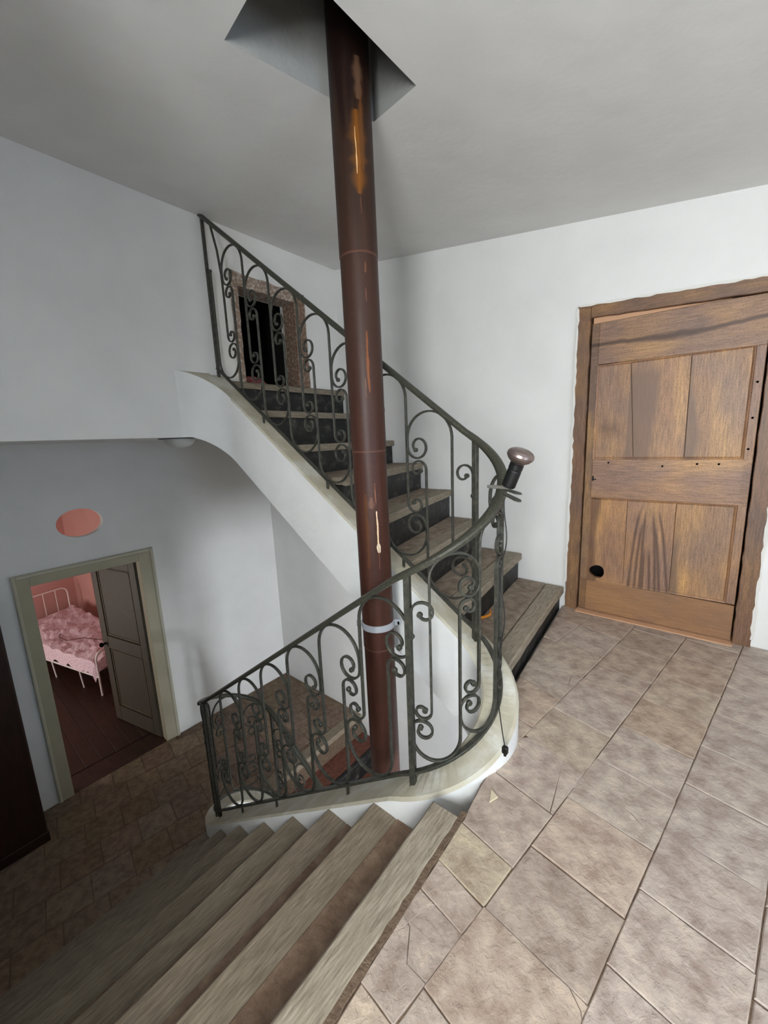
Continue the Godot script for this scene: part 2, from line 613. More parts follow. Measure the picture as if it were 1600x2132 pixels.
func window(n: int, at: Vector3, ex: Vector3, size: Vector2, label_group := "") -> void:
	var w := Node3D.new()
	hang(w, "window_%d" % n)
	structure(w)
	var b := Basis(ex, Vector3.UP, ex.cross(Vector3.UP))
	var f := MB.new()
	var t := 0.05
	for k in [-1.0, 1.0]:
		f.box(at + ex * (size.x / 2 - t / 2) * k, Vector3(t, size.y, 0.06), 0.004, b)
		f.box(at + Vector3.UP * (size.y / 2 - t / 2) * k, Vector3(size.x - 2 * t, t, 0.06), 0.004, b)
	f.box(at, Vector3(t, size.y - 2 * t, 0.06), 0.004, b)
	put("frame", f, M["old_paint"], w)
	for k in [-1.0, 1.0]:
		var g := MB.new()
		g.box(at + ex * size.x / 4 * k, Vector3(size.x / 2 - 1.5 * t, size.y - 2 * t, 0.006), 0.0, b)
		put("pane", g, M["pane"], w)


func build_shell() -> void:
	var P: Material = M["plaster"]
	wall("wall_back", Vector3(-4.75, -4.2, -3.28), Vector3(2.4, 3.4, -3.03), M["plaster_back"], [[Vector3(-0.265, 1.0, -3.155), Vector3(0.93, 2.04, 0.6)]])
	wall("wall_right", Vector3(2.2, -4.2, -3.03), Vector3(2.4, 3.4, 1.5), P, [[Vector3(2.3, -0.88, -0.95), Vector3(0.6, 0.5, 0.55)], [Vector3(2.3, 1.25, -0.45), Vector3(0.6, 1.0, 0.8)]])
	window(4, Vector3(2.32, 1.25, -0.45), Vector3(0, 0, 1), Vector2(0.8, 1.0))  # unseen side window, added to go with the bluish fill light
	window(2, Vector3(2.32, -0.88, -0.95), Vector3(0, 0, 1), Vector2(0.55, 0.5))
	wall("wall_front", Vector3(-0.75, -0.3, 1.3), Vector3(2.4, 3.4, 1.65), P, [[Vector3(0.45, 1.5, 1.45), Vector3(0.80, 1.15, 0.8)]])
	window(1, Vector3(0.45, 1.5, 1.60), Vector3(1, 0, 0), Vector2(0.80, 1.15))
	wall("wall_front", Vector3(-4.58, -4.2, 0.35), Vector3(-0.75, 3.4, 1.5), P)
	wall("wall_front", Vector3(-0.75, -4.2, 0.35), Vector3(2.4, -0.3, 1.5), P)
	# upper wall over the lower landing, with the hatch opening at the top of the stairs
	wall("wall_left", Vector3(-3.25, 1.37, -3.03), Vector3(-3.05, 3.4, 0.35), P, [[Vector3(-3.15, 2.17, -2.205), Vector3(0.6, 0.75, 0.57)]])
	wall("ceiling", Vector3(-4.5, 1.375, -3.03), Vector3(-3.25, 1.70, 0.35), P)
	# lower wall with the bedroom door and the oval opening above it
	var low := wall("wall_left", Vector3(-4.58, -4.2, -3.03), Vector3(-4.5, 1.70, 0.35), P, [[Vector3(-4.6, -0.90, -0.966), Vector3(0.6, 2.14, 0.87)]])
	var oval := CSGCylinder3D.new()
	oval.name = "oval_opening"
	oval.radius = 1.0
	oval.height = 0.6
	oval.sides = 48
	oval.operation = CSGShape3D.OPERATION_SUBTRACTION
	oval.material = P
	oval.transform = Transform3D(Basis(Vector3(0, 0.133, 0), Vector3(1, 0, 0), Vector3(0, 0, -0.18)), Vector3(-4.6, 0.645, -0.970))
	low.add_child(oval, true)
	# space behind the hatch, its walls coloured near black to keep it dark
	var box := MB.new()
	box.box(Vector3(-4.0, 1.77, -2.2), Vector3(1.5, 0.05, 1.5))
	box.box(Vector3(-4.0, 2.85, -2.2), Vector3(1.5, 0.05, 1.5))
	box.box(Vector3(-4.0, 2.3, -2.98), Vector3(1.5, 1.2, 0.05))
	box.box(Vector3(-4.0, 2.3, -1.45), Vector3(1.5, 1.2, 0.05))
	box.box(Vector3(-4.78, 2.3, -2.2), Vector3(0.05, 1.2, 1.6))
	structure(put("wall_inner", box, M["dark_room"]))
	# space behind the wooden door, coloured near black in place of shade
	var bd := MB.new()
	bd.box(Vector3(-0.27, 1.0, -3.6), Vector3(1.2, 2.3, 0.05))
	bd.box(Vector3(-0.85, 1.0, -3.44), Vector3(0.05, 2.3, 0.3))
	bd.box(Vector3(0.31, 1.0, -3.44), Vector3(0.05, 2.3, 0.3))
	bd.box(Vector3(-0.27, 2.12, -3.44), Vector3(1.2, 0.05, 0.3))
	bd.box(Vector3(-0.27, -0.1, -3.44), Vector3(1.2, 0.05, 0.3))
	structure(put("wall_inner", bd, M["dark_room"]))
	# the bottom of the well and the lowest floor
	wall("floor", Vector3(-4.75, -4.3, -3.28), Vector3(2.4, -4.0, 1.5), M["tile_low"])


func ceil_y(x: float) -> float:
	return 2.50 - 0.147 * x


func build_ceiling() -> void:
	var hole := [Vector2(-1.474, -0.982), Vector2(-1.304, -1.597), Vector2(-1.025, -1.526), Vector2(-1.05, -0.90)]
	var out := [Vector2(-3.15, 1.4), Vector2(-3.15, -3.15), Vector2(2.3, -3.15), Vector2(2.3, 1.4)]
	var mb := MB.new()
	for i in 4:
		var a: Vector2 = out[i]
		var b: Vector2 = out[(i + 1) % 4]
		var c: Vector2 = hole[(i + 1) % 4]
		var d: Vector2 = hole[i]
		var Q := func(q: Vector2, up: float) -> Vector3: return Vector3(q.x, ceil_y(q.x) + up, q.y)
		mb.quad(Q.call(a, 0), Q.call(d, 0), Q.call(c, 0), Q.call(b, 0))
		mb.quad(Q.call(a, 0.3), Q.call(b, 0.3), Q.call(c, 0.3), Q.call(d, 0.3))
	structure(put("ceiling", mb, M["plaster"]))
	# the boxed recess the pipe runs up into
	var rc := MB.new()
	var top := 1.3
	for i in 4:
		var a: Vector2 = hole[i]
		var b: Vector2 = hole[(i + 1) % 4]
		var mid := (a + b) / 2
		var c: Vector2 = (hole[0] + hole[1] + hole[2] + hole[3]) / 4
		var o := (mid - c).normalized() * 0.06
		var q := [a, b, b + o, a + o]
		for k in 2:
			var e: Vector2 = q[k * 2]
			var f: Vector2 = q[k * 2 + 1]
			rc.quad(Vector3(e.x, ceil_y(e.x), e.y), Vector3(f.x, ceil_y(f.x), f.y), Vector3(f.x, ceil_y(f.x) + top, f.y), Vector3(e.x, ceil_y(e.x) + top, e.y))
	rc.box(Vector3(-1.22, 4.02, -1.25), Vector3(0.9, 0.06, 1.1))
	structure(put("ceiling_recess", rc, M["shaded_plaster"]))


# ---------------------------------------------------------------- floors
func tile_piece(poly: PackedVector2Array, parent: Node, y: float, m: Material, tint: Color, gap := 0.003, ch := 0.004) -> void:
	var shr := Geometry2D.offset_polygon(poly, -gap, Geometry2D.JOIN_MITER)
	if shr.is_empty():
		return
	var q: PackedVector2Array = shr[0]
	if q.size() < 3 or absf(area(q)) < 0.0004:
		return
	# uneven edges
	var w := PackedVector2Array()
	for i in q.size():
		var a := q[i]
		var b := q[(i + 1) % q.size()]
		w.push_back(a + Vector2(rng.randf_range(-1, 1), rng.randf_range(-1, 1)) * 0.0015)
		var k := int(a.distance_to(b) / 0.07)
		for j in range(1, k + 1):
			w.push_back(a.lerp(b, float(j) / (k + 1)) + (b - a).normalized().orthogonal() * rng.randf_range(-0.0011, 0.0011))
	var mb := MB.new()
	mb.col = tint
	var c := Vector2.ZERO
	for v2 in w:
		c += v2
	c /= w.size()
	var loc := PackedVector2Array()
	for v2 in w:
		loc.push_back(Vector2(v2.x - c.x, -(v2.y - c.y)))
	mb.prism(loc, Vector3(c.x, y, c.y), Vector3.RIGHT, Vector3(0, 0, -1), -0.02, rng.randf_range(-0.001, 0.002), ch, Vector2(rng.randf_range(-1, 1), rng.randf_range(-1, 1)) * 0.006)
	put("tile", mb, m, parent)


func area(p: PackedVector2Array) -> float:
	var s := 0.0
	for i in p.size():
		s += p[i].cross(p[(i + 1) % p.size()])
	return s / 2


# cuts a polygon along a crack
func split(poly: PackedVector2Array, crack: Array) -> Array:
	var a: Vector2 = crack[0]
	var b: Vector2 = crack[crack.size() - 1]
	var d := (b - a).normalized()
	var n := d.orthogonal()
	var c := PackedVector2Array([a - d * 3.0])
	for q in crack:
		c.push_back(q)
	c.push_back(b + d * 3.0)
	var l := c.duplicate()
	l.append_array(PackedVector2Array([b + d * 3.0 + n * 3.0, a - d * 3.0 + n * 3.0]))
	var r := c.duplicate()
	r.append_array(PackedVector2Array([b + d * 3.0 - n * 3.0, a - d * 3.0 - n * 3.0]))
	return Geometry2D.intersect_polygons(poly, l) + Geometry2D.intersect_polygons(poly, r)


func tile_tint() -> Color:
	var v := rng.randf_range(0.86, 1.10)
	var warm := rng.randf_range(0.0, 1.0)
	return Color(v * lerpf(0.98, 1.06, warm), v * lerpf(0.955, 0.975, warm), v * lerpf(0.955, 0.885, warm))


func build_landing_tiles() -> void:
	var reg := PackedVector2Array([Vector2(2.2, -3.03), Vector2(-0.80, -3.03), Vector2(-0.705, -1.74), Vector2(-0.62, -1.62), Vector2(-0.57, -1.4), Vector2(-0.58, -1.2), Vector2(-0.565, -1.04), Vector2(-0.552, 0.0), Vector2(-0.55, 1.3), Vector2(2.2, 1.3)])
	var fl := MB.new()
	var r2 := PackedVector2Array()
	for q in reg:
		r2.push_back(Vector2(q.x, -q.y))
	fl.prism(r2, Vector3.ZERO, Vector3.RIGHT, Vector3(0, 0, -1), -0.30, -0.004)
	var base := structure(put("floor", fl, M["mortar"]))
	var bead := MB.new()
	bead.col = Color(1.6, 1.6, 1.55)
	var bp := ragged(PackedVector2Array([Vector2(-0.580, -0.35), Vector2(-0.552, -0.35), Vector2(-0.563, 1.06), Vector2(-0.582, 1.06)]), 0.025, 0.004)
	bead.prism(bp, Vector3.ZERO, Vector3.RIGHT, Vector3(0, 0, -1), -0.03, 0.001, 0.002)
	put("mortar_bead", bead, M["mortar"], base)
	# the joints that run away from the camera: x = a + b z ; then each row's cross joints as z on its left and right joint
	var J := [[-1.36, -0.18], [-1.111, -0.18], [-0.783, -0.158], [-0.531, -0.165], [-0.243, -0.155], [0.021, -0.145], [0.28, -0.145], [0.54, -0.145], [0.80, -0.145], [1.06, -0.145], [1.32, -0.145], [1.58, -0.145], [1.84, -0.145], [2.1, -0.145], [2.36, -0.145], [2.62, -0.145]]
	var rows := [
		[[-3.2, -3.1], [-2.81, -2.748], [-2.50, -2.444], [-2.32, -2.286], [-2.0, -1.95]],
		[[-3.2, -3.1], [-2.769, -2.688], [-2.492, -2.415], [-2.28, -2.135], [-1.97, -1.874], [-1.68, -1.609], [-1.4, -1.35]],
		[[-3.2, -3.12], [-2.901, -2.844], [-2.607, -2.564], [-2.317, -2.273], [-2.077, -2.006], [-1.798, -1.743], [-1.546, -1.48], [-1.29, -1.234], [-1.03, -0.982], [-0.883, -0.834], [-0.78, -0.738], [-0.519, -0.496], [-0.27, -0.24], [-0.01, 0.02], [0.25, 0.28]],
		[[-3.2, -3.15], [-2.93, -2.89], [-2.679, -2.641], [-2.411, -2.347], [-2.128, -2.053], [-1.857, -1.811], [-1.592, -1.544], [-1.336, -1.294], [-1.084, -1.041], [-0.833, -0.799], [-0.592, -0.55], [-0.34, -0.30], [-0.08, -0.04], [0.18, 0.22]],
		[[-3.2, -3.1], [-2.784, -2.73], [-2.473, -2.43], [-2.191, -2.14], [-1.912, -1.87], [-1.657, -1.607], [-1.399, -1.346], [-1.149, -1.104], [-0.907, -0.86], [-0.65, -0.60], [-0.39, -0.34], [-0.13, -0.08], [0.13, 0.18]]]
	for k in range(5, 15):
		var row := []
		for i in 15:
			var z := -3.25 + (0.11 if k % 2 else 0.0) + i * 0.262
			row.append([z, z + 0.045])
		rows.append(row)
	# tiles that have broken: row/index, crack lines
	var cracks := {
		"2/6": [[Vector2(-0.40, -1.80), Vector2(-0.395, -1.70), Vector2(-0.376, -1.62), Vector2(-0.372, -1.55), Vector2(-0.366, -1.49)], [Vector2(-0.52, -1.545), Vector2(-0.45, -1.60), Vector2(-0.36, -1.735)], [Vector2(-0.353, -1.74), Vector2(-0.31, -1.69), Vector2(-0.27, -1.665), Vector2(-0.245, -1.62), Vector2(-0.20, -1.56)]],
		"2/5": [[Vector2(-0.42, -1.80), Vector2(-0.37, -1.70), Vector2(-0.33, -1.66), Vector2(-0.25, -1.55)]],
		"3/6": [[Vector2(-0.25, -1.38), Vector2(-0.18, -1.42), Vector2(-0.12, -1.40), Vector2(-0.03, -1.33)]],
		"2/10": [[Vector2(-0.62, -0.70), Vector2(-0.53, -0.67), Vector2(-0.49, -0.60), Vector2(-0.41, -0.60)], [Vector2(-0.58, -0.60), Vector2(-0.54, -0.66), Vector2(-0.52, -0.74), Vector2(-0.45, -0.79)]],
		"3/9": [[Vector2(-0.18, -0.82), Vector2(-0.13, -0.78), Vector2(-0.10, -0.70)]],
		"1/3": [[Vector2(-0.60, -2.36), Vector2(-0.56, -2.20), Vector2(-0.50, -2.12), Vector2(-0.49, -2.02)]]}
	for k in rows.size():
		var row: Array = rows[k]
		for i in row.size() - 1:
			var X := func(j: int, z: float) -> Vector2: return Vector2(J[j][0] + J[j][1] * z, z)
			var poly := PackedVector2Array([X.call(k, row[i][0]), X.call(k + 1, row[i][1]), X.call(k + 1, row[i + 1][1]), X.call(k, row[i + 1][0])])
			for piece in Geometry2D.intersect_polygons(poly, reg):
				var tint := tile_tint()
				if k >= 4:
					tint = tint.lerp(Color(0.94, 0.955, 1.0), 0.65)  # right-hand rows tinted bluish: window light put into the tile colour
				if k == 2 and i == 8:
					tint = Color(1.12, 0.99, 0.86)
				var parts := [piece]
				var key := "%d/%d" % [k, i]
				if cracks.has(key):
					for c in cracks[key]:
						var nx := []
						for q in parts:
							nx += split(q, c)
						parts = nx
				for q in parts:
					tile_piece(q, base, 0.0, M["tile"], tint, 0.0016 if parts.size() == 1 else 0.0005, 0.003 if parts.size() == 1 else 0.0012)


func build_lower_floor() -> void:
	var reg := PackedVector2Array([Vector2(-4.5, -3.03), Vector2(-3.02, -3.03), Vector2(-3.02, -1.70), Vector2(-3.07, -1.40), Vector2(-2.98, -1.10), Vector2(-2.85, -1.02), Vector2(-2.85, 0.35), Vector2(-4.5, 0.35)])
	var fl := MB.new()
	var r2 := PackedVector2Array()
	for q in reg:
		r2.push_back(Vector2(q.x, -q.y))
	fl.prism(r2, Vector3(0, LOWER, 0), Vector3.RIGHT, Vector3(0, 0, -1), -0.30, -0.004)
	var base := structure(put("floor", fl, M["mortar"]))
	var u := Vector2(0.163, -0.987)
	var w := Vector2(0.987, 0.163)
	var o := Vector2(-3.9, -1.3)
	for i in range(-5, 6):
		for j in range(-9, 9):
			var c := o + w * (i * 0.27) + u * (j * 0.27 + (0.09 if i % 2 else 0.0))
			var poly := PackedVector2Array([c, c + w * 0.27, c + w * 0.27 + u * 0.27, c + u * 0.27])
			for piece in Geometry2D.intersect_polygons(poly, reg):
				var v := rng.randf_range(0.8, 1.1)
				tile_piece(piece, base, LOWER, M["tile_low"], Color(v, v * rng.randf_range(0.9, 0.98), v * rng.randf_range(0.8, 0.95)))


# ---------------------------------------------------------------- stairs
func build_curb() -> void:
	var total := UPW + ARC + LOW + ARC + 2.6
	var st := stations(0.0, total, 0.03)
	var body := MB.new()
	var cap := MB.new()
	var hw := 0.08
	var ring := func(s: float) -> Array:
		var y := bar_y(s) - 0.055
		return [rp(s, y - 0.47, -hw), rp(s, y - 0.012, -hw), rp(s, y, -hw + 0.012), rp(s, y, hw - 0.012), rp(s, y - 0.012, hw), rp(s, y - 0.47, hw)]
	for i in st.size() - 1:
		var a: Array = ring.call(st[i])
		var b: Array = ring.call(st[i + 1])
		var na := rn(st[i])
		var nb := rn(st[i + 1])
		body.squad(a[0], b[0], b[1], a[1], -na, -nb, -nb, -na)
		body.squad(b[5], a[5], a[4], b[4], nb, na, na, nb)
		body.quad(a[5], a[0], b[0], b[5])
		for k in [1, 2, 3]:
			cap.quad(a[k], b[k], b[k + 1], a[k + 1])
	# where the curb's face sweeps round into the upper wall
	var fil := []
	for i in 13:
		var t := PI / 2 * i / 12
		var x := -2.75 - 0.30 * cos(t)
		var z := -1.36 - 0.24 * sin(t)
		var s := x - (WELL - UPW)
		var y1 := minf(1.852, bar_y(s) - 0.055)
		var y0 := minf(1.372, y1 - 0.47)
		fil.append([Vector3(x, y0, z), Vector3(x, y1, z), Vector3(cos(t), 0, sin(t)), Vector3(x, y1, -1.62)])
	for i in 12:
		var a: Array = fil[i]
		var b: Array = fil[i + 1]
		body.squad(a[0], b[0], b[1], a[1], a[2], b[2], b[2], a[2])
		cap.quad(a[1], b[1], b[3], a[3])
		body.quad(a[0], Vector3(a[0].x, a[0].y, -1.62), Vector3(b[0].x, b[0].y, -1.62), b[0])
	var c := thing("stair_curb", "white plastered curb wall that winds round the stairwell under the iron railing", "curb")
	put("plaster_side", body, M["curb"], c)
	put("plaster_top", cap, M["curb_top"], c)


# one step: riser board, wooden nosing and tread, between two lines across the flight.
# f0, f1: front edge (wall end, well end) ; b0, b1: the next step's front edge ; y: tread height ; y0: height of the step below
func step_piece(parent: Node3D, f0: Vector2, f1: Vector2, b0: Vector2, b1: Vector2, y: float, y0: float, deep: float, wood: Material, tread: Material, riser: Material, tint: float) -> void:
	var into := ((b0 + b1) / 2 - (f0 + f1) / 2).normalized()
	var P := func(q: PackedVector2Array) -> PackedVector2Array:
		var r := PackedVector2Array()
		for v2 in q:
			r.push_back(Vector2(v2.x, -v2.y))
		return r
	var o := Vector3.ZERO
	var rb := MB.new()
	var r0 := f0 + into * 0.03
	var r1 := f1 + into * 0.03
	rb.prism(P.call(PackedVector2Array([r0, r1, b1 + into * 0.045, b0 + into * 0.045])), o, Vector3.RIGHT, Vector3(0, 0, -1), y0 - 0.04, y - 0.045)
	var st := put("step", rb, riser, parent)
	var nb := MB.new()
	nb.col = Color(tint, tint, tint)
	var n0 := f0 + (b0 - f0).normalized() * minf(deep, f0.distance_to(b0) * 0.8)
	var n1 := f1 + (b1 - f1).normalized() * minf(deep, f1.distance_to(b1) * 0.6)
	# slightly worn front edge
	var front := PackedVector2Array()
	for i in 13:
		var t := i / 12.0
		front.push_back(f0.lerp(f1, t) + into * (rng.randf_range(0.0, 0.004) + 0.006 * sin(PI * t)))
	front.push_back(n1)
	front.push_back(n0)
	nb.prism(P.call(front), o, Vector3.RIGHT, Vector3(0, 0, -1), y - 0.05, y, 0.008)
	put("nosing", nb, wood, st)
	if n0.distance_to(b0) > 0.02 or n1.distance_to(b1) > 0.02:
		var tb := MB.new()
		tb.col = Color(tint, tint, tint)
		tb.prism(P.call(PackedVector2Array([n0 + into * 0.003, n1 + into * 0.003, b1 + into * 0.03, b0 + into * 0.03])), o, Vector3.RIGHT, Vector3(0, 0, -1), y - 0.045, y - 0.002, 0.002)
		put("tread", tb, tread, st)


func build_upper_flight() -> void:
	var f := thing("staircase", "upper flight of black-fronted steps climbing past the wooden door to the hatch", "staircase")
	var xw := [-0.792, -1.114, -1.436, -1.738, -2.038, -2.36, -2.69, -2.985, -3.0]
	var xi := [-0.69, -0.99, -1.27, -1.48, -1.75, -2.18, -2.62, -2.985, -3.0]
	var y := [0.0, 0.157, 0.366, 0.604, 0.84, 1.07, 1.28, 1.545, 1.795]
	for k in 8:
		var zi := -1.62 if k == 0 else -1.74
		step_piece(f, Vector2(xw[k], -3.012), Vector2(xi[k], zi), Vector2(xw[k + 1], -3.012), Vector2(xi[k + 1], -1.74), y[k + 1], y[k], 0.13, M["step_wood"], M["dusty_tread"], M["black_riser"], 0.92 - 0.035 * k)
	var sf := MB.new()
	var pr := PackedVector2Array([Vector2(-0.80, -0.28), Vector2(-0.80, -0.12), Vector2(-3.045, 1.50), Vector2(-3.045, 1.34)])
	sf.prism(pr, Vector3(0, 0, -3.028), Vector3.RIGHT, Vector3.UP, 0.0, 1.36)
	put("soffit", sf, M["plaster"], f)


func build_lower_flight() -> void:
	var f := thing("staircase", "lower flight of worn wood and tile steps leading down to the left", "staircase")
	var y := [0.0, -0.215, -0.445, -0.695, -0.945, -1.19, -1.43, -1.69, -1.95]
	var xn := [-0.69, -1.0, -1.30, -1.61, -1.93, -2.24, -2.54, -2.85]
	# the landing's edge board
	var nb := MB.new()
	var fr := PackedVector2Array()
	for i in 17:
		var t := i / 16.0
		fr.push_back(Vector2(-0.69 + rng.randf_range(0, 0.005) + 0.012 * sin(PI * t), lerpf(1.03, -0.35, t)))
	fr.push_back(Vector2(-0.572, -0.35))
	fr.push_back(Vector2(-0.578, 1.03))
	nb.col = Color(0.92, 0.92, 0.92)
	nb.prism(fr, Vector3.ZERO, Vector3.RIGHT, Vector3(0, 0, -1), -0.055, 0.004, 0.008)
	put("landing_nosing", nb, M["step_wood"], f)
	var rb := MB.new()
	rb.box(Vector3(-0.60, -0.14, -0.34), Vector3(0.12, 0.20, 1.38))
	put("riser", rb, M["tread_tile"], f)
	for k in range(1, 8):
		var x: float = xn[k]
		var jx := rng.randf_range(-0.008, 0.008)
		var px: float = xn[k - 1]
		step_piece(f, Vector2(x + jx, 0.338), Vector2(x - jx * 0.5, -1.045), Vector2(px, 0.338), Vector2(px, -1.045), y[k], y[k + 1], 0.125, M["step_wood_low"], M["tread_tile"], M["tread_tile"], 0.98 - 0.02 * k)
	var sf := MB.new()
	sf.prism(PackedVector2Array([Vector2(-0.62, -0.45), Vector2(-0.62, -0.24), Vector2(-2.83, -2.04), Vector2(-2.83, -2.3)]), Vector3(0, 0, -1.08), Vector3.RIGHT, Vector3.UP, 0.0, 1.425)
	put("soffit", sf, M["plaster"], f)


func build_next_flight() -> void:
	var f := thing("staircase", "red-treaded flight going down behind the pipe from the lower landing", "staircase")
	var nb := MB.new()
	nb.prism(PackedVector2Array([Vector2(-3.14, 3.03), Vector2(-3.14, 1.72), Vector2(-3.0, 1.72), Vector2(-3.02, 3.03)]), Vector3(0, LOWER, 0), Vector3.RIGHT, Vector3(0, 0, -1), -0.05, 0.004, 0.008)
	put("landing_nosing", nb, M["step_wood_low"], f)
	for k in range(1, 9):
		var x := -3.02 + 0.30 * k
		var y := LOWER - 0.235 * k
		step_piece(f, Vector2(x, -3.03), Vector2(x, -1.74), Vector2(x - 0.30, -3.03), Vector2(x - 0.30, -1.74), y, y - 0.235, 0.06, M["black_riser"], M["red_tread"], M["black_riser"], 1.0)


# ---------------------------------------------------------------- doors
func rect(x0: float, y0: float, x1: float, y1: float) -> PackedVector2Array:
	return PackedVector2Array([Vector2(x0, y0), Vector2(x1, y0), Vector2(x1, y1), Vector2(x0, y1)])


func ragged(p: PackedVector2Array, step: float, amp: float) -> PackedVector2Array:
	var r := PackedVector2Array()
	for i in p.size():
		var a := p[i]
		var b := p[(i + 1) % p.size()]
		r.push_back(a)
		var k := int(a.distance_to(b) / step)
		for j in range(1, k):
			r.push_back(a.lerp(b, float(j) / k) + (b - a).normalized().orthogonal() * rng.randf_range(-amp, amp))
	return r


func face_piece(called: String, p: PackedVector2Array, o: Vector3, ex: Vector3, z0: float, z1: float, m: Material, parent: Node, tint := Color(1, 1, 1), ch := 0.003) -> MeshInstance3D:
	var mb := MB.new()
	mb.col = tint
	mb.prism(p, o, ex, Vector3.UP, z0, z1, ch)
	return put(called, mb, m, parent)


# the walnut of the old door: one picture over the whole leaf and frame, x -0.80..0.28, y -0.05..2.12
const DOOR_X0 := -0.80
const DOOR_W := 1.08
const DOOR_Y1 := 2.12
const DOOR_H := 2.17


func door_texture() -> ImageTexture:
	var w := 540
	var h := 1085
	var img := Image.create(w, h, false, Image.FORMAT_RGB8)
	var broad := FastNoiseLite.new()
	broad.seed = 61
	broad.frequency = 1.0
	broad.fractal_octaves = 3
	var fine := FastNoiseLite.new()
	fine.seed = 62
	fine.frequency = 1.0
	fine.fractal_octaves = 4
	fine.fractal_gain = 0.7
	var f2 := FastNoiseLite.new()
	f2.seed = 64
	f2.frequency = 0.22
	f2.fractal_octaves = 2
	var gold := Color(0.72, 0.56, 0.375)
	var brown := Color(0.60, 0.455, 0.34)
	var mauve := Color(0.55, 0.435, 0.365)
	var dark := Color(0.30, 0.215, 0.17)
	for j in h:
		var y := DOOR_Y1 - DOOR_H * j / h
		for i in w:
			var x := DOOR_X0 + DOOR_W * i / w
			var flat := y > 1.714 and x > -0.70 and x < 0.172 or y > 0.838 and y < 1.104 and x > -0.66 and x < 0.172 or y < 0.244 and x > -0.69 and x < 0.172 or y > 2.0
			var a := x
			var b := y
			if flat:
				a = y
				b = x
			var region := 0.0 if flat else floorf((x + 0.7) * 3.7)
			var n := broad.get_noise_3d(a * 9.0, b * 1.1, region * 7.3)
			var f := fine.get_noise_3d(a * 130.0, b * 7.0, region * 3.0)
			var m2 := broad.get_noise_3d(a * 3.0 + 9.0, b * 2.2, 20.0 + region * 5.0)
			var c := brown.lerp(gold, clampf(0.40 + n * 1.1, 0, 1)).lerp(mauve, clampf(0.35 + m2 * 1.3, 0, 1))
			c = c * (1.0 + 0.30 * f)
			if f2.get_noise_2d(i * 0.9, j * 0.9) > 0.42:
				c = c * 0.82
			if flat and y < 0.30:
				c = c.lerp(Color(0.54, 0.40, 0.28), 0.5)
			if y > 1.70 and x > -0.70 and x < 0.17:
				# the dark streak that runs along the top rail
				var ys := 1.842 + 0.012 * (x + 0.2) + 0.010 * sin(x * 7.0) + 0.006 * broad.get_noise_1d(x * 9.0)
				var th := 0.012 + 0.012 * exp(-pow((x + 0.27) / 0.16, 2.0))
				c = c.lerp(dark, 0.85 * clampf(1.3 - absf(y - ys) / th, 0, 1))
			if x > -0.43 and x < -0.16 and y > 0.24 and y < 0.84:
				# nested arches of dark figure in the middle lower plank
				for q in [[0.030, 0.79], [0.052, 0.70], [0.018, 0.54], [0.075, 0.80]]:
					var t: float = (q[1] - y) / 0.55
					if t > 0.0:
						var hw2: float = q[0] * (0.35 + 0.9 * sqrt(t)) * 1.15
						var dd: float = absf(absf(x + 0.300 - 0.02 * t) - hw2)
						c = c.lerp(dark, 0.70 * clampf(1.2 - dd / 0.010, 0, 1) * clampf(t * 6.0, 0, 1))
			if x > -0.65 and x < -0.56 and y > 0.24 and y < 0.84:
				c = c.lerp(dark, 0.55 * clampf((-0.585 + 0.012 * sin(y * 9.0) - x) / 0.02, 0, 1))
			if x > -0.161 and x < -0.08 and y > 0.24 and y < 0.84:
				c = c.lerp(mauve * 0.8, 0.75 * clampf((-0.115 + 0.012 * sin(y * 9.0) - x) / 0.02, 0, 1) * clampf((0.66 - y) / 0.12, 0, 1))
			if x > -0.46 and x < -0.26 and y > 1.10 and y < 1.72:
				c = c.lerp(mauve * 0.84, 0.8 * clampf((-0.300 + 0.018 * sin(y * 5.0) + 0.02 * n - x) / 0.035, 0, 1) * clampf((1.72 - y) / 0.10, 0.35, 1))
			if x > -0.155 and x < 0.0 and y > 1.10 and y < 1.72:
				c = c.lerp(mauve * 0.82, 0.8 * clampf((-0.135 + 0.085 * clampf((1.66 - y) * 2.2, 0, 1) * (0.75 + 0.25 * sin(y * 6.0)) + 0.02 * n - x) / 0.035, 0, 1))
			if x < -0.46 and x > -0.65 and y > 1.20 and y < 1.38:
				c = c.lerp(dark, 0.45 * clampf(1.0 - Vector2((x + 0.56) / 0.10, (y - 1.30) / 0.08).length(), 0, 1))
			img.set_pixel(i, j, c)
	return ImageTexture.create_from_image(img)


func paint(mb: MB) -> void:
	for i in mb.v.size():
		mb.u[i] = Vector2((mb.v[i].x - DOOR_X0) / DOOR_W, (DOOR_Y1 - mb.v[i].y) / DOOR_H)


func door_piece(called: String, p: PackedVector2Array, o: Vector3, ex: Vector3, z0: float, z1: float, m: Material, parent: Node, tint := Color(1, 1, 1), ch := 0.003) -> void:
	var mb := MB.new()
	mb.col = tint
	mb.prism(p, o, ex, Vector3.UP, z0, z1, ch)
	paint(mb)
	put(called, mb, m, parent)


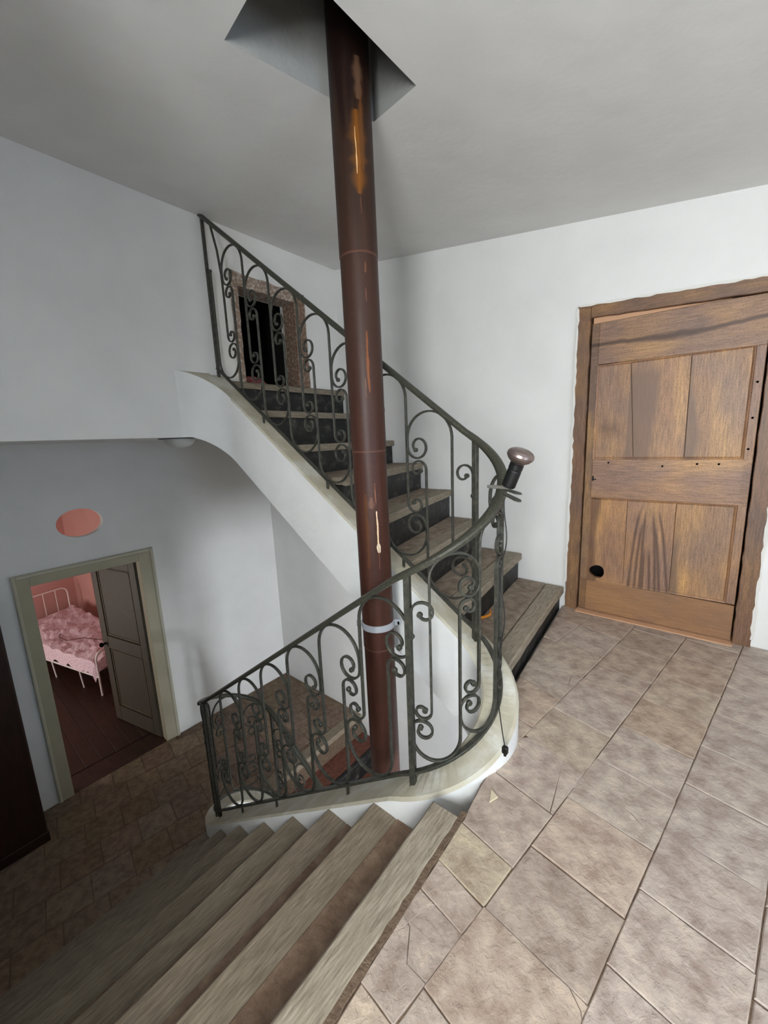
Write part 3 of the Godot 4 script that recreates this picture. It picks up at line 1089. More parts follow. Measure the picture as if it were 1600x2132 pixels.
func build_door() -> void:
	var d := Node3D.new()
	hang(d, "door_1")
	structure(d)
	d.set_meta("label", "brown panelled wooden door with a round cat hole at its lower left")
	var ex := Vector3.RIGHT
	var o := Vector3(0, 0, -3.03)
	var dm := StandardMaterial3D.new()
	dm.resource_name = "walnut_door"
	dm.albedo_texture = door_texture()
	dm.albedo_color = Color(1, 1, 1)
	dm.roughness = 0.5
	dm.vertex_color_use_as_albedo = true
	var V: Material = dm
	var H: Material = dm
	var fr := Color(0.54, 0.50, 0.49)
	# frame: two posts and a head
	door_piece("frame_post", ragged(PackedVector2Array([Vector2(-0.782, -0.02), Vector2(-0.700, -0.02), Vector2(-0.700, 2.10), Vector2(-0.778, 2.10)]), 0.05, 0.003), o, ex, -0.24, 0.022, V, d, fr)
	door_piece("frame_post", ragged(PackedVector2Array([Vector2(0.172, -0.02), Vector2(0.256, -0.02), Vector2(0.256, 2.05), Vector2(0.172, 2.05)]), 0.05, 0.003), o, ex, -0.24, 0.022, V, d, fr)
	door_piece("frame_head", ragged(PackedVector2Array([Vector2(-0.700, 2.017), Vector2(0.172, 1.970), Vector2(0.256, 2.045), Vector2(-0.700, 2.098)]), 0.05, 0.003), o, ex, -0.24, 0.020, H, d, fr)
	face_piece("plaster_edge", ragged(PackedVector2Array([Vector2(-0.790, 0.20), Vector2(-0.776, 0.20), Vector2(-0.772, 2.085), Vector2(-0.786, 2.085)]), 0.035, 0.005), o, ex, 0.0, 0.0235, M["plaster"], d, Color(0.93, 0.91, 0.88), 0.0)
	face_piece("plaster_edge", ragged(PackedVector2Array([Vector2(0.247, 0.05), Vector2(0.262, 0.05), Vector2(0.264, 2.0), Vector2(0.250, 2.0)]), 0.035, 0.005), o, ex, 0.0, 0.0235, M["plaster"], d, Color(0.93, 0.91, 0.88), 0.0)
	face_piece("plaster_edge", ragged(PackedVector2Array([Vector2(-0.77, 2.094), Vector2(0.25, 2.036), Vector2(0.25, 2.05), Vector2(-0.77, 2.106)]), 0.035, 0.004), o, ex, 0.0, 0.0235, M["plaster"], d, Color(0.93, 0.91, 0.88), 0.0)
	# the paler strip seen where the leaf has dropped away from the head
	face_piece("head_strip", PackedVector2Array([Vector2(-0.69, 1.96), Vector2(0.0, 1.945), Vector2(0.0, 1.978), Vector2(-0.69, 2.02)]), o, ex, -0.05, -0.012, M["raw_wood"], d)
	face_piece("threshold", rect(-0.700, -0.025, 0.172, 0.006), o, ex, -0.20, 0.066, M["raw_wood"], d)
	var leaf := Node3D.new()
	hang(leaf, "leaf", d)
	var f := 0.006
	var b := -0.04
	var dk := Color(0.78, 0.75, 0.74)
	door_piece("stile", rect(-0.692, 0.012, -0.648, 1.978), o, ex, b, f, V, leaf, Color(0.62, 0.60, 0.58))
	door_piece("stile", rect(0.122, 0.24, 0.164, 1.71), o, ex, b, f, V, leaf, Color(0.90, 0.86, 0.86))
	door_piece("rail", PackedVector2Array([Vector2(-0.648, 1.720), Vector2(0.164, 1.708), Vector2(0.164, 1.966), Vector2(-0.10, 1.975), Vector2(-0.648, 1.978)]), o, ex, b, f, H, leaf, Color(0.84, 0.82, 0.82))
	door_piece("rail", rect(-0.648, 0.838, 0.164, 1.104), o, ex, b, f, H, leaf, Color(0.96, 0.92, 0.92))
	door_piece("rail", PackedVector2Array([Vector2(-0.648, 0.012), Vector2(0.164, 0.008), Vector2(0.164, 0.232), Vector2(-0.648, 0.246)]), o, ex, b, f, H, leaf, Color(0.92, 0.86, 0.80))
	# panels of three planks each, set back
	var pb := -0.035
	var pf := -0.006
	var top := [[-0.648, -0.648, -0.461, -0.412, Color(1.0, 0.98, 0.92)], [-0.459, -0.410, -0.156, -0.147, Color(1.02, 0.98, 0.96)], [-0.154, -0.145, 0.122, 0.122, Color(1.06, 1.02, 0.96)]]
	for k in 3:
		var t: Array = top[k]
		door_piece("plank", PackedVector2Array([Vector2(t[1], 1.104), Vector2(t[3], 1.104), Vector2(t[2], 1.714), Vector2(t[0], 1.716)]), o, ex, pb, pf, V, leaf, t[4], 0.0015)
	var low := [[-0.424, -0.419, -0.162, -0.160, Color(0.96, 0.92, 0.90)], [-0.160, -0.158, 0.122, 0.122, Color(1.08, 0.98, 0.86)]]
	for t in low:
		door_piece("plank", PackedVector2Array([Vector2(t[1], 0.24), Vector2(t[3], 0.236), Vector2(t[2], 0.838), Vector2(t[0], 0.838)]), o, ex, pb, pf, V, leaf, t[4], 0.0015)
	# the plank with the cat hole
	var hp := PackedVector2Array([Vector2(-0.648, 0.244), Vector2(-0.586, 0.242)])
	for i in 25:
		var a := -PI / 2 - TAU * i / 24.0
		hp.push_back(Vector2(-0.5865 + 0.049 * cos(a) + (0.0006 if i == 24 else 0.0), 0.306 + 0.046 * sin(a) + 0.004 * sin(2 * a)))
	hp.append_array(PackedVector2Array([Vector2(-0.5854, 0.242), Vector2(-0.421, 0.241), Vector2(-0.426, 0.838), Vector2(-0.648, 0.838)]))
	door_piece("plank", hp, o, ex, pb, pf, V, leaf, Color(0.98, 0.90, 0.82), 0.0)
	# mouldings round the panels
	for r in [[-0.648, 1.104, 0.122, 1.716], [-0.648, 0.241, 0.122, 0.838]]:
		var mo := MB.new()
		mo.col = Color(1.0, 0.92, 0.82)
		for e in [[Vector2(r[0], r[1]), Vector2(r[2], r[1])], [Vector2(r[2], r[1]), Vector2(r[2], r[3])], [Vector2(r[2], r[3]), Vector2(r[0], r[3])], [Vector2(r[0], r[3]), Vector2(r[0], r[1])]]:
			var a: Vector2 = e[0]
			var c: Vector2 = e[1]
			var n := (c - a).normalized().rotated(PI / 2)
			var w := 0.013
			var t := (c - a).normalized() * w
			var q := func(p2: Vector2, z: float) -> Vector3: return o + Vector3(p2.x, p2.y, z)
			mo.quad(q.call(a, 0.004), q.call(c, 0.004), q.call(c + n * w * 0.5 - t * 0.5, 0.001), q.call(a + n * w * 0.5 + t * 0.5, 0.001))
			mo.quad(q.call(a + n * w * 0.5 + t * 0.5, 0.001), q.call(c + n * w * 0.5 - t * 0.5, 0.001), q.call(c + n * w - t, -0.006), q.call(a + n * w + t, -0.006))
		paint(mo)
		put("moulding", mo, V, leaf)
	# keyhole, dowels and nails
	var kh := MB.new()
	kh.box(Vector3(-0.639, 0.972, -3.023), Vector3(0.010, 0.034, 0.006), 0.002)
	kh.box(Vector3(-0.632, 0.966, -3.023), Vector3(0.026, 0.008, 0.006), 0.002)
	put("keyhole", kh, M["black_rubber"], leaf)
	for q in [Vector2(0.142, 1.52), Vector2(0.140, 1.33), Vector2(0.138, 1.16), Vector2(0.02, 1.075), Vector2(-0.08, 1.075), Vector2(-0.25, 1.06), Vector2(-0.55, 1.08)]:
		var pg := MB.new()
		pg.lathe(PackedVector2Array([Vector2(0.006, 0.0), Vector2(0.006, 0.002), Vector2(0, 0.002)]), o + Vector3(q.x, q.y, f), Basis(Vector3.RIGHT, Vector3.BACK, Vector3.UP), 10)
		put("peg", pg, M["dark_wood"], leaf)


func build_hatch() -> void:
	# small opening in the upper wall, above the top step, with its peeling frame
	var d := Node3D.new()
	hang(d, "door_2")
	structure(d)
	var o := Vector3(-3.05, 0, 0)
	var ex := Vector3(0, 0, -1)
	var m: Material = M["peeling"]
	face_piece("frame_post", ragged(PackedVector2Array([Vector2(1.872, 1.80), Vector2(1.928, 1.80), Vector2(1.928, 2.64), Vector2(1.872, 2.645)]), 0.06, 0.004), o, ex, -0.15, 0.018, m, d)
	face_piece("frame_post", ragged(PackedVector2Array([Vector2(2.480, 1.80), Vector2(2.610, 1.80), Vector2(2.605, 2.62), Vector2(2.480, 2.62)]), 0.06, 0.004), o, ex, -0.15, 0.018, m, d, Color(0.62, 0.53, 0.47))
	face_piece("frame_head", ragged(PackedVector2Array([Vector2(1.928, 2.538), Vector2(2.480, 2.532), Vector2(2.480, 2.62), Vector2(1.928, 2.64)]), 0.06, 0.006), o, ex, -0.15, 0.018, m, d, Color(1.35, 1.3, 1.28))
	face_piece("sill", rect(1.872, 1.775, 2.61, 1.806), o, ex, -0.15, 0.01, M["dark_wood"], d)
	# its leaf stands open inside
	var lf := MB.new()
	lf.col = Color(1.5, 1.2, 1.0)
	var b := Basis(Vector3.UP, deg_to_rad(133))
	lf.box(Vector3(-3.41, 2.16, -2.70), Vector3(0.56, 0.72, 0.025), 0.004, b)
	put("leaf", lf, M["door_upright"], d)
	# crumpled cloth on the floor inside
	var c := MB.new()
	lump(c, Vector3(-3.30, 1.835, -2.10), Vector3(0.10, 0.055, 0.17), 71)
	tag(put("crumpled_cloth", c, M["pink_cloth"]), "crumpled dull pink cloth lying inside the dark hatch", "cloth")


func lump(mb: MB, at: Vector3, r: Vector3, seed_: int) -> void:
	var nz := FastNoiseLite.new()
	nz.seed = seed_
	nz.frequency = 0.9
	var P := func(i: int, j: int) -> Vector3:
		var th := PI * i / 14.0
		var ph := TAU * (j % 24) / 24.0
		var d := Vector3(sin(th) * cos(ph), cos(th), sin(th) * sin(ph))
		return at + d * r * (1.0 + 0.5 * nz.get_noise_3dv(d * 2.2))
	for i in 14:
		for j in 24:
			mb.quad(P.call(i, j), P.call(i, j + 1), P.call(i + 1, j + 1), P.call(i + 1, j))


func build_bedroom_door() -> void:
	var d := Node3D.new()
	hang(d, "door_3")
	structure(d)
	var o := Vector3(-4.5, 0, 0)
	var ex := Vector3(0, 0, -1)
	var m: Material = M["old_paint"]
	var g := Color(0.84, 0.82, 0.75)
	face_piece("frame_post", rect(0.430, LOWER, 0.538, 0.262), o, ex, -0.10, 0.020, m, d, g)
	face_piece("frame_post", rect(1.394, LOWER, 1.524, 0.262), o, ex, -0.10, 0.020, m, d, g)
	face_piece("frame_head", rect(0.538, 0.163, 1.394, 0.262), o, ex, -0.10, 0.020, m, d, g)
	var mo := MB.new()
	for q in [rect(0.420, LOWER, 0.448, 0.278), rect(1.502, LOWER, 1.534, 0.278), rect(0.448, 0.242, 1.502, 0.278)]:
		mo.prism(q, o, ex, Vector3.UP, 0.0, 0.034, 0.008)
	mo.col = g
	put("moulding", mo, m, d)
	# leaf, hinged on the right post, open into the bedroom
	var h := Vector3(-4.60, LOWER + 0.01, -1.392)
	var e := (Vector3(-5.40, 0, -1.20) - Vector3(-4.60, 0, -1.392)).normalized()
	var lf := Node3D.new()
	hang(lf, "leaf", d)
	var ol: Material = M["olive_paint"]
	var W := 0.84
	var T := 2.09
	for q in [["stile", rect(0, 0, 0.11, T)], ["stile", rect(W - 0.11, 0, W, T)], ["rail", rect(0.11, 0, W - 0.11, 0.20)], ["rail", rect(0.11, 0.95, W - 0.11, 1.11)], ["rail", rect(0.11, T - 0.13, W - 0.11, T)]]:
		face_piece(q[0], q[1], h, -e, -0.02, 0.02, ol, lf, Color(1, 0.95, 0.9)) if false else leaf_piece(q[0], q[1], h, e, 0.02, ol, lf)
	leaf_piece("panel", rect(0.11, 0.20, W - 0.11, 0.95), h, e, 0.010, ol, lf)
	leaf_piece("panel", rect(0.11, 1.11, W - 0.11, T - 0.13), h, e, 0.010, ol, lf)
	var mo2 := MB.new()
	for q in [rect(0.125, 0.215, W - 0.125, 0.23), rect(0.125, 0.92, W - 0.125, 0.935), rect(0.125, 1.125, W - 0.125, 1.14), rect(0.125, T - 0.16, W - 0.125, T - 0.145), rect(0.125, 0.23, 0.14, 0.92), rect(W - 0.14, 0.23, W - 0.125, 0.92), rect(0.125, 1.14, 0.14, T - 0.16), rect(W - 0.14, 1.14, W - 0.125, T - 0.16)]:
		mo2.prism(q, h, e, Vector3.UP, -0.016, 0.016, 0.003)
	put("moulding", mo2, M["olive_edge"], lf)
	var kn := MB.new()
	var kb := Basis(e, e.cross(Vector3.UP), Vector3.UP)
	kn.lathe(PackedVector2Array([Vector2(0.012, 0.02), Vector2(0.010, 0.045), Vector2(0.024, 0.055), Vector2(0.028, 0.07), Vector2(0.018, 0.082), Vector2(0, 0.084)]), h + e * (W - 0.05) + Vector3.UP * 1.0, kb, 16)
	kn.lathe(PackedVector2Array([Vector2(0.012, 0.02), Vector2(0.010, 0.045), Vector2(0.024, 0.055), Vector2(0.028, 0.07), Vector2(0.018, 0.082), Vector2(0, 0.084)]), h + e * (W - 0.05) + Vector3.UP * 1.0, Basis(e, -kb.y, -Vector3.UP), 16)
	put("knob", kn, M["black_rubber"], lf)


func leaf_piece(called: String, p: PackedVector2Array, h: Vector3, e: Vector3, t: float, m: Material, parent: Node) -> void:
	var mb := MB.new()
	mb.prism(p, h, e, Vector3.UP, -t, t, 0.003)
	put(called, mb, m, parent)


func build_bedroom() -> void:
	var pk: Material = M["pink_wall"]
	for q in [[Vector2(-8.8, 1.65), Vector2(-4.59, 2.79), Vector2(-4.59, 3.0), Vector2(-8.85, 1.85)], [Vector2(-8.8, 1.65), Vector2(-9.1, 1.60), Vector2(-8.15, -1.72), Vector2(-7.90, -1.70)]]:
		var wm := MB.new()
		wm.prism(PackedVector2Array(q), Vector3(0, LOWER - 0.02, 0), Vector3.RIGHT, Vector3(0, 0, -1), 0.0, 3.0)
		structure(put("wall_bedroom", wm, pk))
	wall("wall_bedroom", Vector3(-9.0, LOWER, 1.5), Vector3(-4.58, 1.0, 1.7), pk, [[Vector3(-6.4, -0.75, 1.6), Vector3(1.0, 1.3, 0.6)]])
	window(3, Vector3(-6.4, -0.75, 1.62), Vector3(1, 0, 0), Vector2(1.0, 1.3))
	# the pink lining of the wall shared with the stairwell
	wall("wall_bedroom", Vector3(-4.615, LOWER, -2.85), Vector3(-4.582, 1.0, -1.42), pk)
	wall("wall_bedroom", Vector3(-4.615, LOWER, -0.51), Vector3(-4.582, 1.0, 1.5), pk)
	wall("ceiling", Vector3(-9.1, 1.0, -3.02), Vector3(-4.58, 1.2, 1.7), M["plaster"])
	var fb := wall("floor", Vector3(-9.1, LOWER - 0.3, -3.02), Vector3(-4.58, LOWER - 0.01, 1.7), M["mortar"])
	var th := MB.new()
	th.box(Vector3(-4.64, LOWER - 0.012, -0.966), Vector3(0.28, 0.02, 0.87), 0.002)
	put("board", th, M["floor_board"], fb)
	var z := -2.8
	while z < 1.4:
		var mb := MB.new()
		var t := rng.randf_range(0.8, 1.15)
		mb.col = Color(t, t * 0.97, t * 0.95)
		mb.box(Vector3(-6.79, LOWER - 0.008, z + 0.07), Vector3(4.0, 0.016, 0.136), 0.002)
		put("board", mb, M["floor_board"], fb)
		z += 0.14
	# iron bed
	var R := Vector3(-6.10, 0, -1.215)
	var e1 := Vector3(-0.965, 0, 0.262)
	var e2 := Vector3(-0.262, 0, -0.965)
	# keep the bed's far corner inside the room
	var L := 2.25
	var W := 0.92
	e2 = Vector3(-0.40, 0, -0.50).normalized() if false else e2
	var bed := thing("bed", "white iron bed with tube ends seen through the open bedroom door", "bed", Vector3(R.x, LOWER, R.z))
	var up := Vector3.UP
	var tube := func(pts: Array, r: float) -> MB:
		var mb := MB.new()
		var P := PackedVector3Array()
		var N := PackedVector3Array()
		for p in pts:
			P.push_back(p)
		for i in pts.size():
			var t: Vector3 = (P[mini(i + 1, P.size() - 1)] - P[maxi(i - 1, 0)]).normalized()
			N.push_back(t.cross(e1 if absf(t.dot(e1)) < 0.8 else up).normalized())
		mb.sweep(P, N, circle(r, 8), PackedFloat32Array(), true)
		return mb
	W = 0.88
	for k in 2:
		var base := e1 * (L * k)
		var hh := 0.62 if k == 0 else 0.95
		var pts := [base, base + up * (hh - 0.10)]
		for i in 7:
			var a := PI / 2 * i / 6
			pts.append(base + e2 * (0.10 - 0.10 * cos(a)) + up * (hh - 0.10 + 0.10 * sin(a)))
		for i in 7:
			var a := PI / 2 * i / 6
			pts.append(base + e2 * (W - 0.10 + 0.10 * sin(a)) + up * (hh - 0.10 + 0.10 * cos(a)))
		pts.append(base + e2 * W)
		put("bed_end", tube.call(pts, 0.012), M["white_tube"], bed)
		for i in range(1, 5):
			put("bar", tube.call([base + e2 * (W * i / 5) + up * 0.28, base + e2 * (W * i / 5) + up * (hh - 0.005)], 0.006), M["white_tube"], bed)
	for k in 2:
		put("side_rail", tube.call([e2 * (W * k) + up * 0.27, e2 * (W * k) + e1 * L + up * 0.27], 0.013), M["white_tube"], bed)
	put("leg", tube.call([e1 * L * 0.5 + up * 0.27, e1 * L * 0.5 + e2 * 0.02], 0.01), M["white_tube"], bed)
	put("leg", tube.call([e1 * L * 0.2 + up * 0.27, e1 * L * 0.2 + e2 * 0.02], 0.01), M["white_tube"], bed)
	var nz := FastNoiseLite.new()
	nz.seed = 5
	nz.frequency = 2.2
	nz.fractal_octaves = 3
	var bs := MB.new()
	var nu := 44
	var nv := 20
	var P := func(i: int, j: int) -> Vector3:
		var u := float(i) / nu
		var v := float(j) / nv
		var a := e1 * (0.03 + u * (L - 0.06)) + e2 * lerpf(-0.035, W + 0.03, v)
		var y := 0.475 + 0.055 * nz.get_noise_2d(u * 4.0, v * 1.6)
		if j == 0 or j == nv:
			y -= 0.15 + 0.05 * nz.get_noise_2d(u * 9.0, 3.0)
		y += 0.13 * smoothstep(0.45, 0.95, u)
		if i == 0 or i == nu:
			y -= 0.13
		return Vector3(R.x, LOWER, R.z) + a + up * y
	for i in nu:
		for j in nv:
			bs.quad(P.call(i, j), P.call(i, j + 1), P.call(i + 1, j + 1), P.call(i + 1, j))
	tag(put("bedspread", bs, M["bedspread"]), "rumpled pale pink patterned spread lying over the iron bed", "bedspread")
	var mt := MB.new()
	mt.box(Vector3(R.x, LOWER + 0.37, R.z) + e1 * L / 2 + e2 * W / 2, Vector3(L - 0.12, 0.15, W - 0.04), 0.03, Basis(e1, up, e1.cross(up)))
	tag(put("mattress", mt, M["bedspread"]), "thin mattress under the pink bedspread on the iron bed", "mattress")
	var cd := PackedVector3Array()
	var cn := PackedVector3Array()
	for q in [Vector2(1.7, 0.30), Vector2(1.5, 0.36), Vector2(1.3, 0.22), Vector2(1.05, 0.20), Vector2(0.9, 0.34), Vector2(0.6, 0.40), Vector2(0.35, 0.44)]:
		cd.push_back(Vector3(R.x, LOWER + 0.505, R.z) + e1 * q.x + e2 * q.y)
		cn.push_back(up)
	var cm := MB.new()
	cm.sweep(cd, cn, circle(0.006, 6), PackedFloat32Array(), true)
	tag(put("cord", cm, M["cord"]), "thin dark cord lying across the pink bedspread", "cord")
	# dark cupboard on the lower landing, left of the bedroom door
	var wd := thing("cupboard", "tall dark brown wooden cupboard at the lower landing's left end", "cupboard", Vector3(-4.10, LOWER, 0.02))
	var cb := MB.new()
	cb.box(Vector3(-0.19, 1.05, 0.015), Vector3(0.36, 2.10, 0.63), 0.006)
	put("carcass", cb, M["dark_wood"], wd)
	var o := Vector3(0, 0, 0)
	face_piece("door", rect(-0.30, 0.10, 0.29, 2.02), o, Vector3(0, 0, -1), -0.012, 0.012, M["dark_wood"], wd)
	face_piece("plinth", rect(-0.325, 0.0, 0.305, 0.09), o, Vector3(0, 0, -1), -0.02, 0.006, M["dark_wood"], wd)


# ---------------------------------------------------------------- railing, pipe, lamp
func build_railing() -> void:
	var r := 0.131
	var up := thing("railing", "dark wrought iron scroll railing along the stairs round the pipe", "railing")
	var s_end := UPW + ARC + LOW - 0.02
	rail_pieces(0.0, s_end, up)
	# posts: at the hatch wall, either side of the half turn, the foot
	post(0.012, bar_y(0.012) - 0.075, hand_y(0.012) + 0.05, up, 0.010)
	var p2 := UPW + 0.055
	var p1 := UPW + ARC - 0.055
	post(p2, bar_y(p2) - 0.085, hand_y(p2) - 0.008, up)
	post(p1, bar_y(p1) - 0.07, hand_y(p1) - 0.008, up)
	post(s_end - 0.01, bar_y(s_end) - 0.06, hand_y(s_end) - 0.01, up, 0.010)
	# scroll work, from the top of the upper straight down
	for k in 8:
		var sa := 2.061 - 0.2655 * (7 - k)
		crook_up(sa, r, up) if k > 0 else stub_up(sa, r, up)
		crook_down(sa, r, up, k == 0)
	for sa in [2.478, 2.674, 2.87]:
		crook_up(sa, 0.098, up)
		crook_down(sa, 0.098, up)
	hook(p2, 1.12, 0.05, up)
	hook(p1, 0.655, 0.05, up)
	for k in 6:
		var sa := UPW + ARC + 0.20 + 0.2735 * k
		crook_up(sa, r, up)
		crook_down(sa, r, up)
	# small feet under the bottom rail
	for s in [0.55, 1.17, 1.75, 3.35, 4.0, 4.45]:
		var mb := MB.new()
		mb.box(rp(s, bar_y(s) - 0.035), Vector3(0.012, 0.07, 0.012), 0.001)
		put("foot", mb, M["iron"], up)
	var lo := thing("railing", "next iron railing down, curving off the lower landing behind the scrolls", "railing")
	var q0 := UPW + ARC + LOW + 0.02
	rail_pieces(q0, q0 + ARC + 1.5, lo)
	post(q0 + 0.012, bar_y(q0) - 0.06, hand_y(q0) - 0.01, lo, 0.010)
	post(q0 + ARC - 0.05, bar_y(q0 + ARC) - 0.06, hand_y(q0 + ARC) - 0.01, lo)
	for k in 8:
		var sa := q0 + 0.27 + 0.2735 * k
		crook_up(sa, r * 0.98, lo)
		crook_down(sa, r * 0.98, lo)


# a small hook welded to a post: over to the uphill side and curled in
func hook(s0: float, y: float, hr: float, parent: Node) -> void:
	var p := arc2(Vector2(s0 - 0.012 - hr, y), hr, hr * 0.34, 0, deg_to_rad(335), 22)
	p.reverse()
	p.push_back(Vector2(s0 - 0.012, y - 0.10))
	iron_bar("scroll_bar", p, parent)


func stub_up(sa: float, r: float, parent: Node) -> void:
	# beside the wall there is room only for the stem and its foot hook
	var hr := 0.38 * r
	var yb := bar_y(sa - 0.14 * r) + 0.009 + r * 1.22
	var hook_y := yb + 0.80 * r + hr
	var p := PackedVector2Array()
	var hk := arc2(Vector2(sa + hr, hook_y), hr, hr * 0.34, PI, PI + deg_to_rad(335), 22)
	hk.reverse()
	p.append_array(hk)
	p.push_back(Vector2(sa, hook_y + 0.25))
	p.push_back(Vector2(sa - 0.005, hand_y(sa) - 0.30))
	p.push_back(Vector2(sa - 0.03, hand_y(sa) - 0.13))
	p.push_back(Vector2(maxf(sa - 0.085, 0.03), hand_y(maxf(sa - 0.085, 0.03)) - 0.015))
	iron_bar("scroll_bar", p, parent, [true, false])


func build_pipe() -> void:
	var img := Image.create(512, 2048, false, Image.FORMAT_RGB8)
	var n1 := FastNoiseLite.new()
	n1.seed = 3
	n1.frequency = 0.02
	n1.fractal_octaves = 4
	var n2 := FastNoiseLite.new()
	n2.seed = 8
	n2.frequency = 0.09
	var y0 := -4.0
	var y1 := 4.0
	for j in 2048:
		var h := lerpf(y1, y0, j / 2047.0)
		for i in 512:
			var a := n1.get_noise_2d(i * 1.2, j * 0.35)
			var c := Color(0.315, 0.185, 0.14).lerp(Color(0.265, 0.145, 0.11), clampf(0.5 + a, 0, 1))
			c = c.lerp(Color(0.255, 0.165, 0.13), smoothstep(1.1, 1.8, h) * 0.8)
			# upper length, darker towards the top, with an ochre run
			var up := smoothstep(2.0, 2.3, h + 0.25 * a)
			c = c.lerp(Color(0.21, 0.13, 0.09), up * 0.9)
			c = c.lerp(Color(0.13, 0.07, 0.055), smoothstep(2.48, 2.75, h + 0.3 * a) * 0.9)
			c = c * (0.86 + 0.22 * n2.get_noise_2d(i * 4.0, j * 2.0))
			img.set_pixel(i, j, c)
	# runs, scratches and chips have shapes of their own: u of the side seen is near 0.20
	var stroke := func(u: float, h0: float, h1: float, w: float, col: Color, soft: float, sd: int) -> void:
		for j in range(int((y1 - h1) / 8.0 * 2047), int((y1 - h0) / 8.0 * 2047) + 1):
			var t := (j - (y1 - h1) / 8.0 * 2047) / maxf(1.0, (h1 - h0) / 8.0 * 2047)
			var cw := w * (0.55 + 0.45 * sin(PI * t)) * (1.0 + 0.8 * n2.get_noise_2d(sd * 40.0, j * 0.6))
			var cu := u * 512.0 + 5.0 * n1.get_noise_2d(sd * 77.0, j * 0.8)
			for i in range(int(cu - cw), int(cu + cw) + 1):
				var f := 1.0 - absf(i - cu) / maxf(cw, 0.5)
				f = clampf(f / soft, 0, 1)
				if j >= 0 and j < 2048:
					var ii := posmod(i, 512)
					img.set_pixel(ii, j, img.get_pixel(ii, j).lerp(col, f))
	stroke.call(0.094, 2.27, 2.56, 40.0, Color(0.46, 0.27, 0.06), 1.0, 1)
	stroke.call(0.060, 2.36, 2.66, 14.0, Color(0.36, 0.22, 0.10), 0.8, 12)
	stroke.call(0.072, 2.60, 2.74, 24.0, Color(0.36, 0.26, 0.19), 0.7, 2)
	stroke.call(0.110, 2.34, 2.50, 3.0, Color(0.82, 0.66, 0.46), 0.5, 3)
	stroke.call(0.095, 2.20, 2.29, 2.0, Color(0.40, 0.26, 0.16), 0.5, 13)
	stroke.call(0.103, 1.50, 1.75, 7.0, Color(0.47, 0.27, 0.13), 0.6, 4)
	stroke.call(0.128, 1.48, 1.56, 3.0, Color(0.42, 0.27, 0.18), 0.5, 14)
	stroke.call(0.080, 1.98, 2.02, 7.0, Color(0.43, 0.27, 0.18), 0.8, 15)
	stroke.call(0.088, 1.87, 1.92, 3.0, Color(0.45, 0.29, 0.21), 0.6, 9)
	stroke.call(0.091, 0.82, 0.97, 5.5, Color(0.88, 0.76, 0.62), 0.3, 5)
	stroke.call(0.085, 0.775, 0.815, 11.0, Color(0.86, 0.80, 0.68), 0.25, 6)
	stroke.call(0.089, 0.69, 0.82, 2.0, Color(0.46, 0.29, 0.21), 0.5, 16)
	stroke.call(0.096, 1.01, 1.10, 3.0, Color(0.54, 0.35, 0.25), 0.5, 7)
	stroke.call(0.135, 0.985, 1.035, 20.0, Color(0.40, 0.27, 0.21), 1.0, 8)
	stroke.call(0.190, 0.70, 1.05, 16.0, Color(0.34, 0.20, 0.10), 1.0, 10)
	for hj in [2.0645, 1.2485, 0.2745]:
		var jj := int((y1 - hj) / 8.0 * 2047)
		for i in 512:
			for k in 2:
				img.set_pixel(i, jj + k, Color(0.36, 0.245, 0.20))
	var tex := ImageTexture.create_from_image(img)
	var m := StandardMaterial3D.new()
	m.resource_name = "pipe"
	m.albedo_texture = tex
	m.roughness = 0.48
	m.metallic_specular = 0.36
	m.uv1_scale = Vector3(1, -1.0 / 8.0, 1)
	m.uv1_offset = Vector3(0, 0.5, 0)
	var p := thing("pipe", "tall glossy red-brown pipe rising through the stairwell into the ceiling", "pipe", Vector3(-1.238, 0, -1.40))
	var b := Basis(Vector3(1, 0.008, 0).normalized(), Vector3(-0.0085, 1, 0).normalized(), Vector3(0, 0, 1))
	var seg := [[-4.0, 0.275, 0.0765], [0.27, 1.25, 0.079], [1.245, 2.067, 0.081], [2.062, 3.95, 0.083]]
	for q in seg:
		var mb := MB.new()
		var r: float = q[2]
		mb.lathe(PackedVector2Array([Vector2(r - 0.006, q[0]), Vector2(r, q[0] + 0.004), Vector2(r, q[1] - 0.012), Vector2(r - 0.001, q[1] - 0.002), Vector2(r - 0.006, q[1])]), Vector3.ZERO, b, 48)
		put("pipe_length", mb, m, p)
	# the fixing band and its bolts
	var bd := MB.new()
	bd.lathe(PackedVector2Array([Vector2(0.079, 0.372), Vector2(0.0835, 0.374), Vector2(0.0835, 0.404), Vector2(0.079, 0.406)]), Vector3.ZERO, b, 48)
	for k in [-1.0, 1.0]:
		bd.box(Vector3(0.096 * k * 0.78, 0.39, -0.096 * k * 0.62 * 1.0), Vector3(0.03, 0.03, 0.008), 0.001, Basis(Vector3.UP, deg_to_rad(38)))
	put("band", bd, M["band"], p)
	for k in [-1.0, 1.0]:
		var bo := MB.new()
		bo.lathe(PackedVector2Array([Vector2(0, -0.02), Vector2(0.006, -0.02), Vector2(0.006, 0.02), Vector2(0, 0.02)]), Vector3(0.10 * k * 0.78, 0.39, -0.10 * k * 0.62), Basis(Vector3.RIGHT, Vector3(0.6, 0, 0.8), Vector3.UP), 8)
		put("bolt", bo, M["iron"], p)


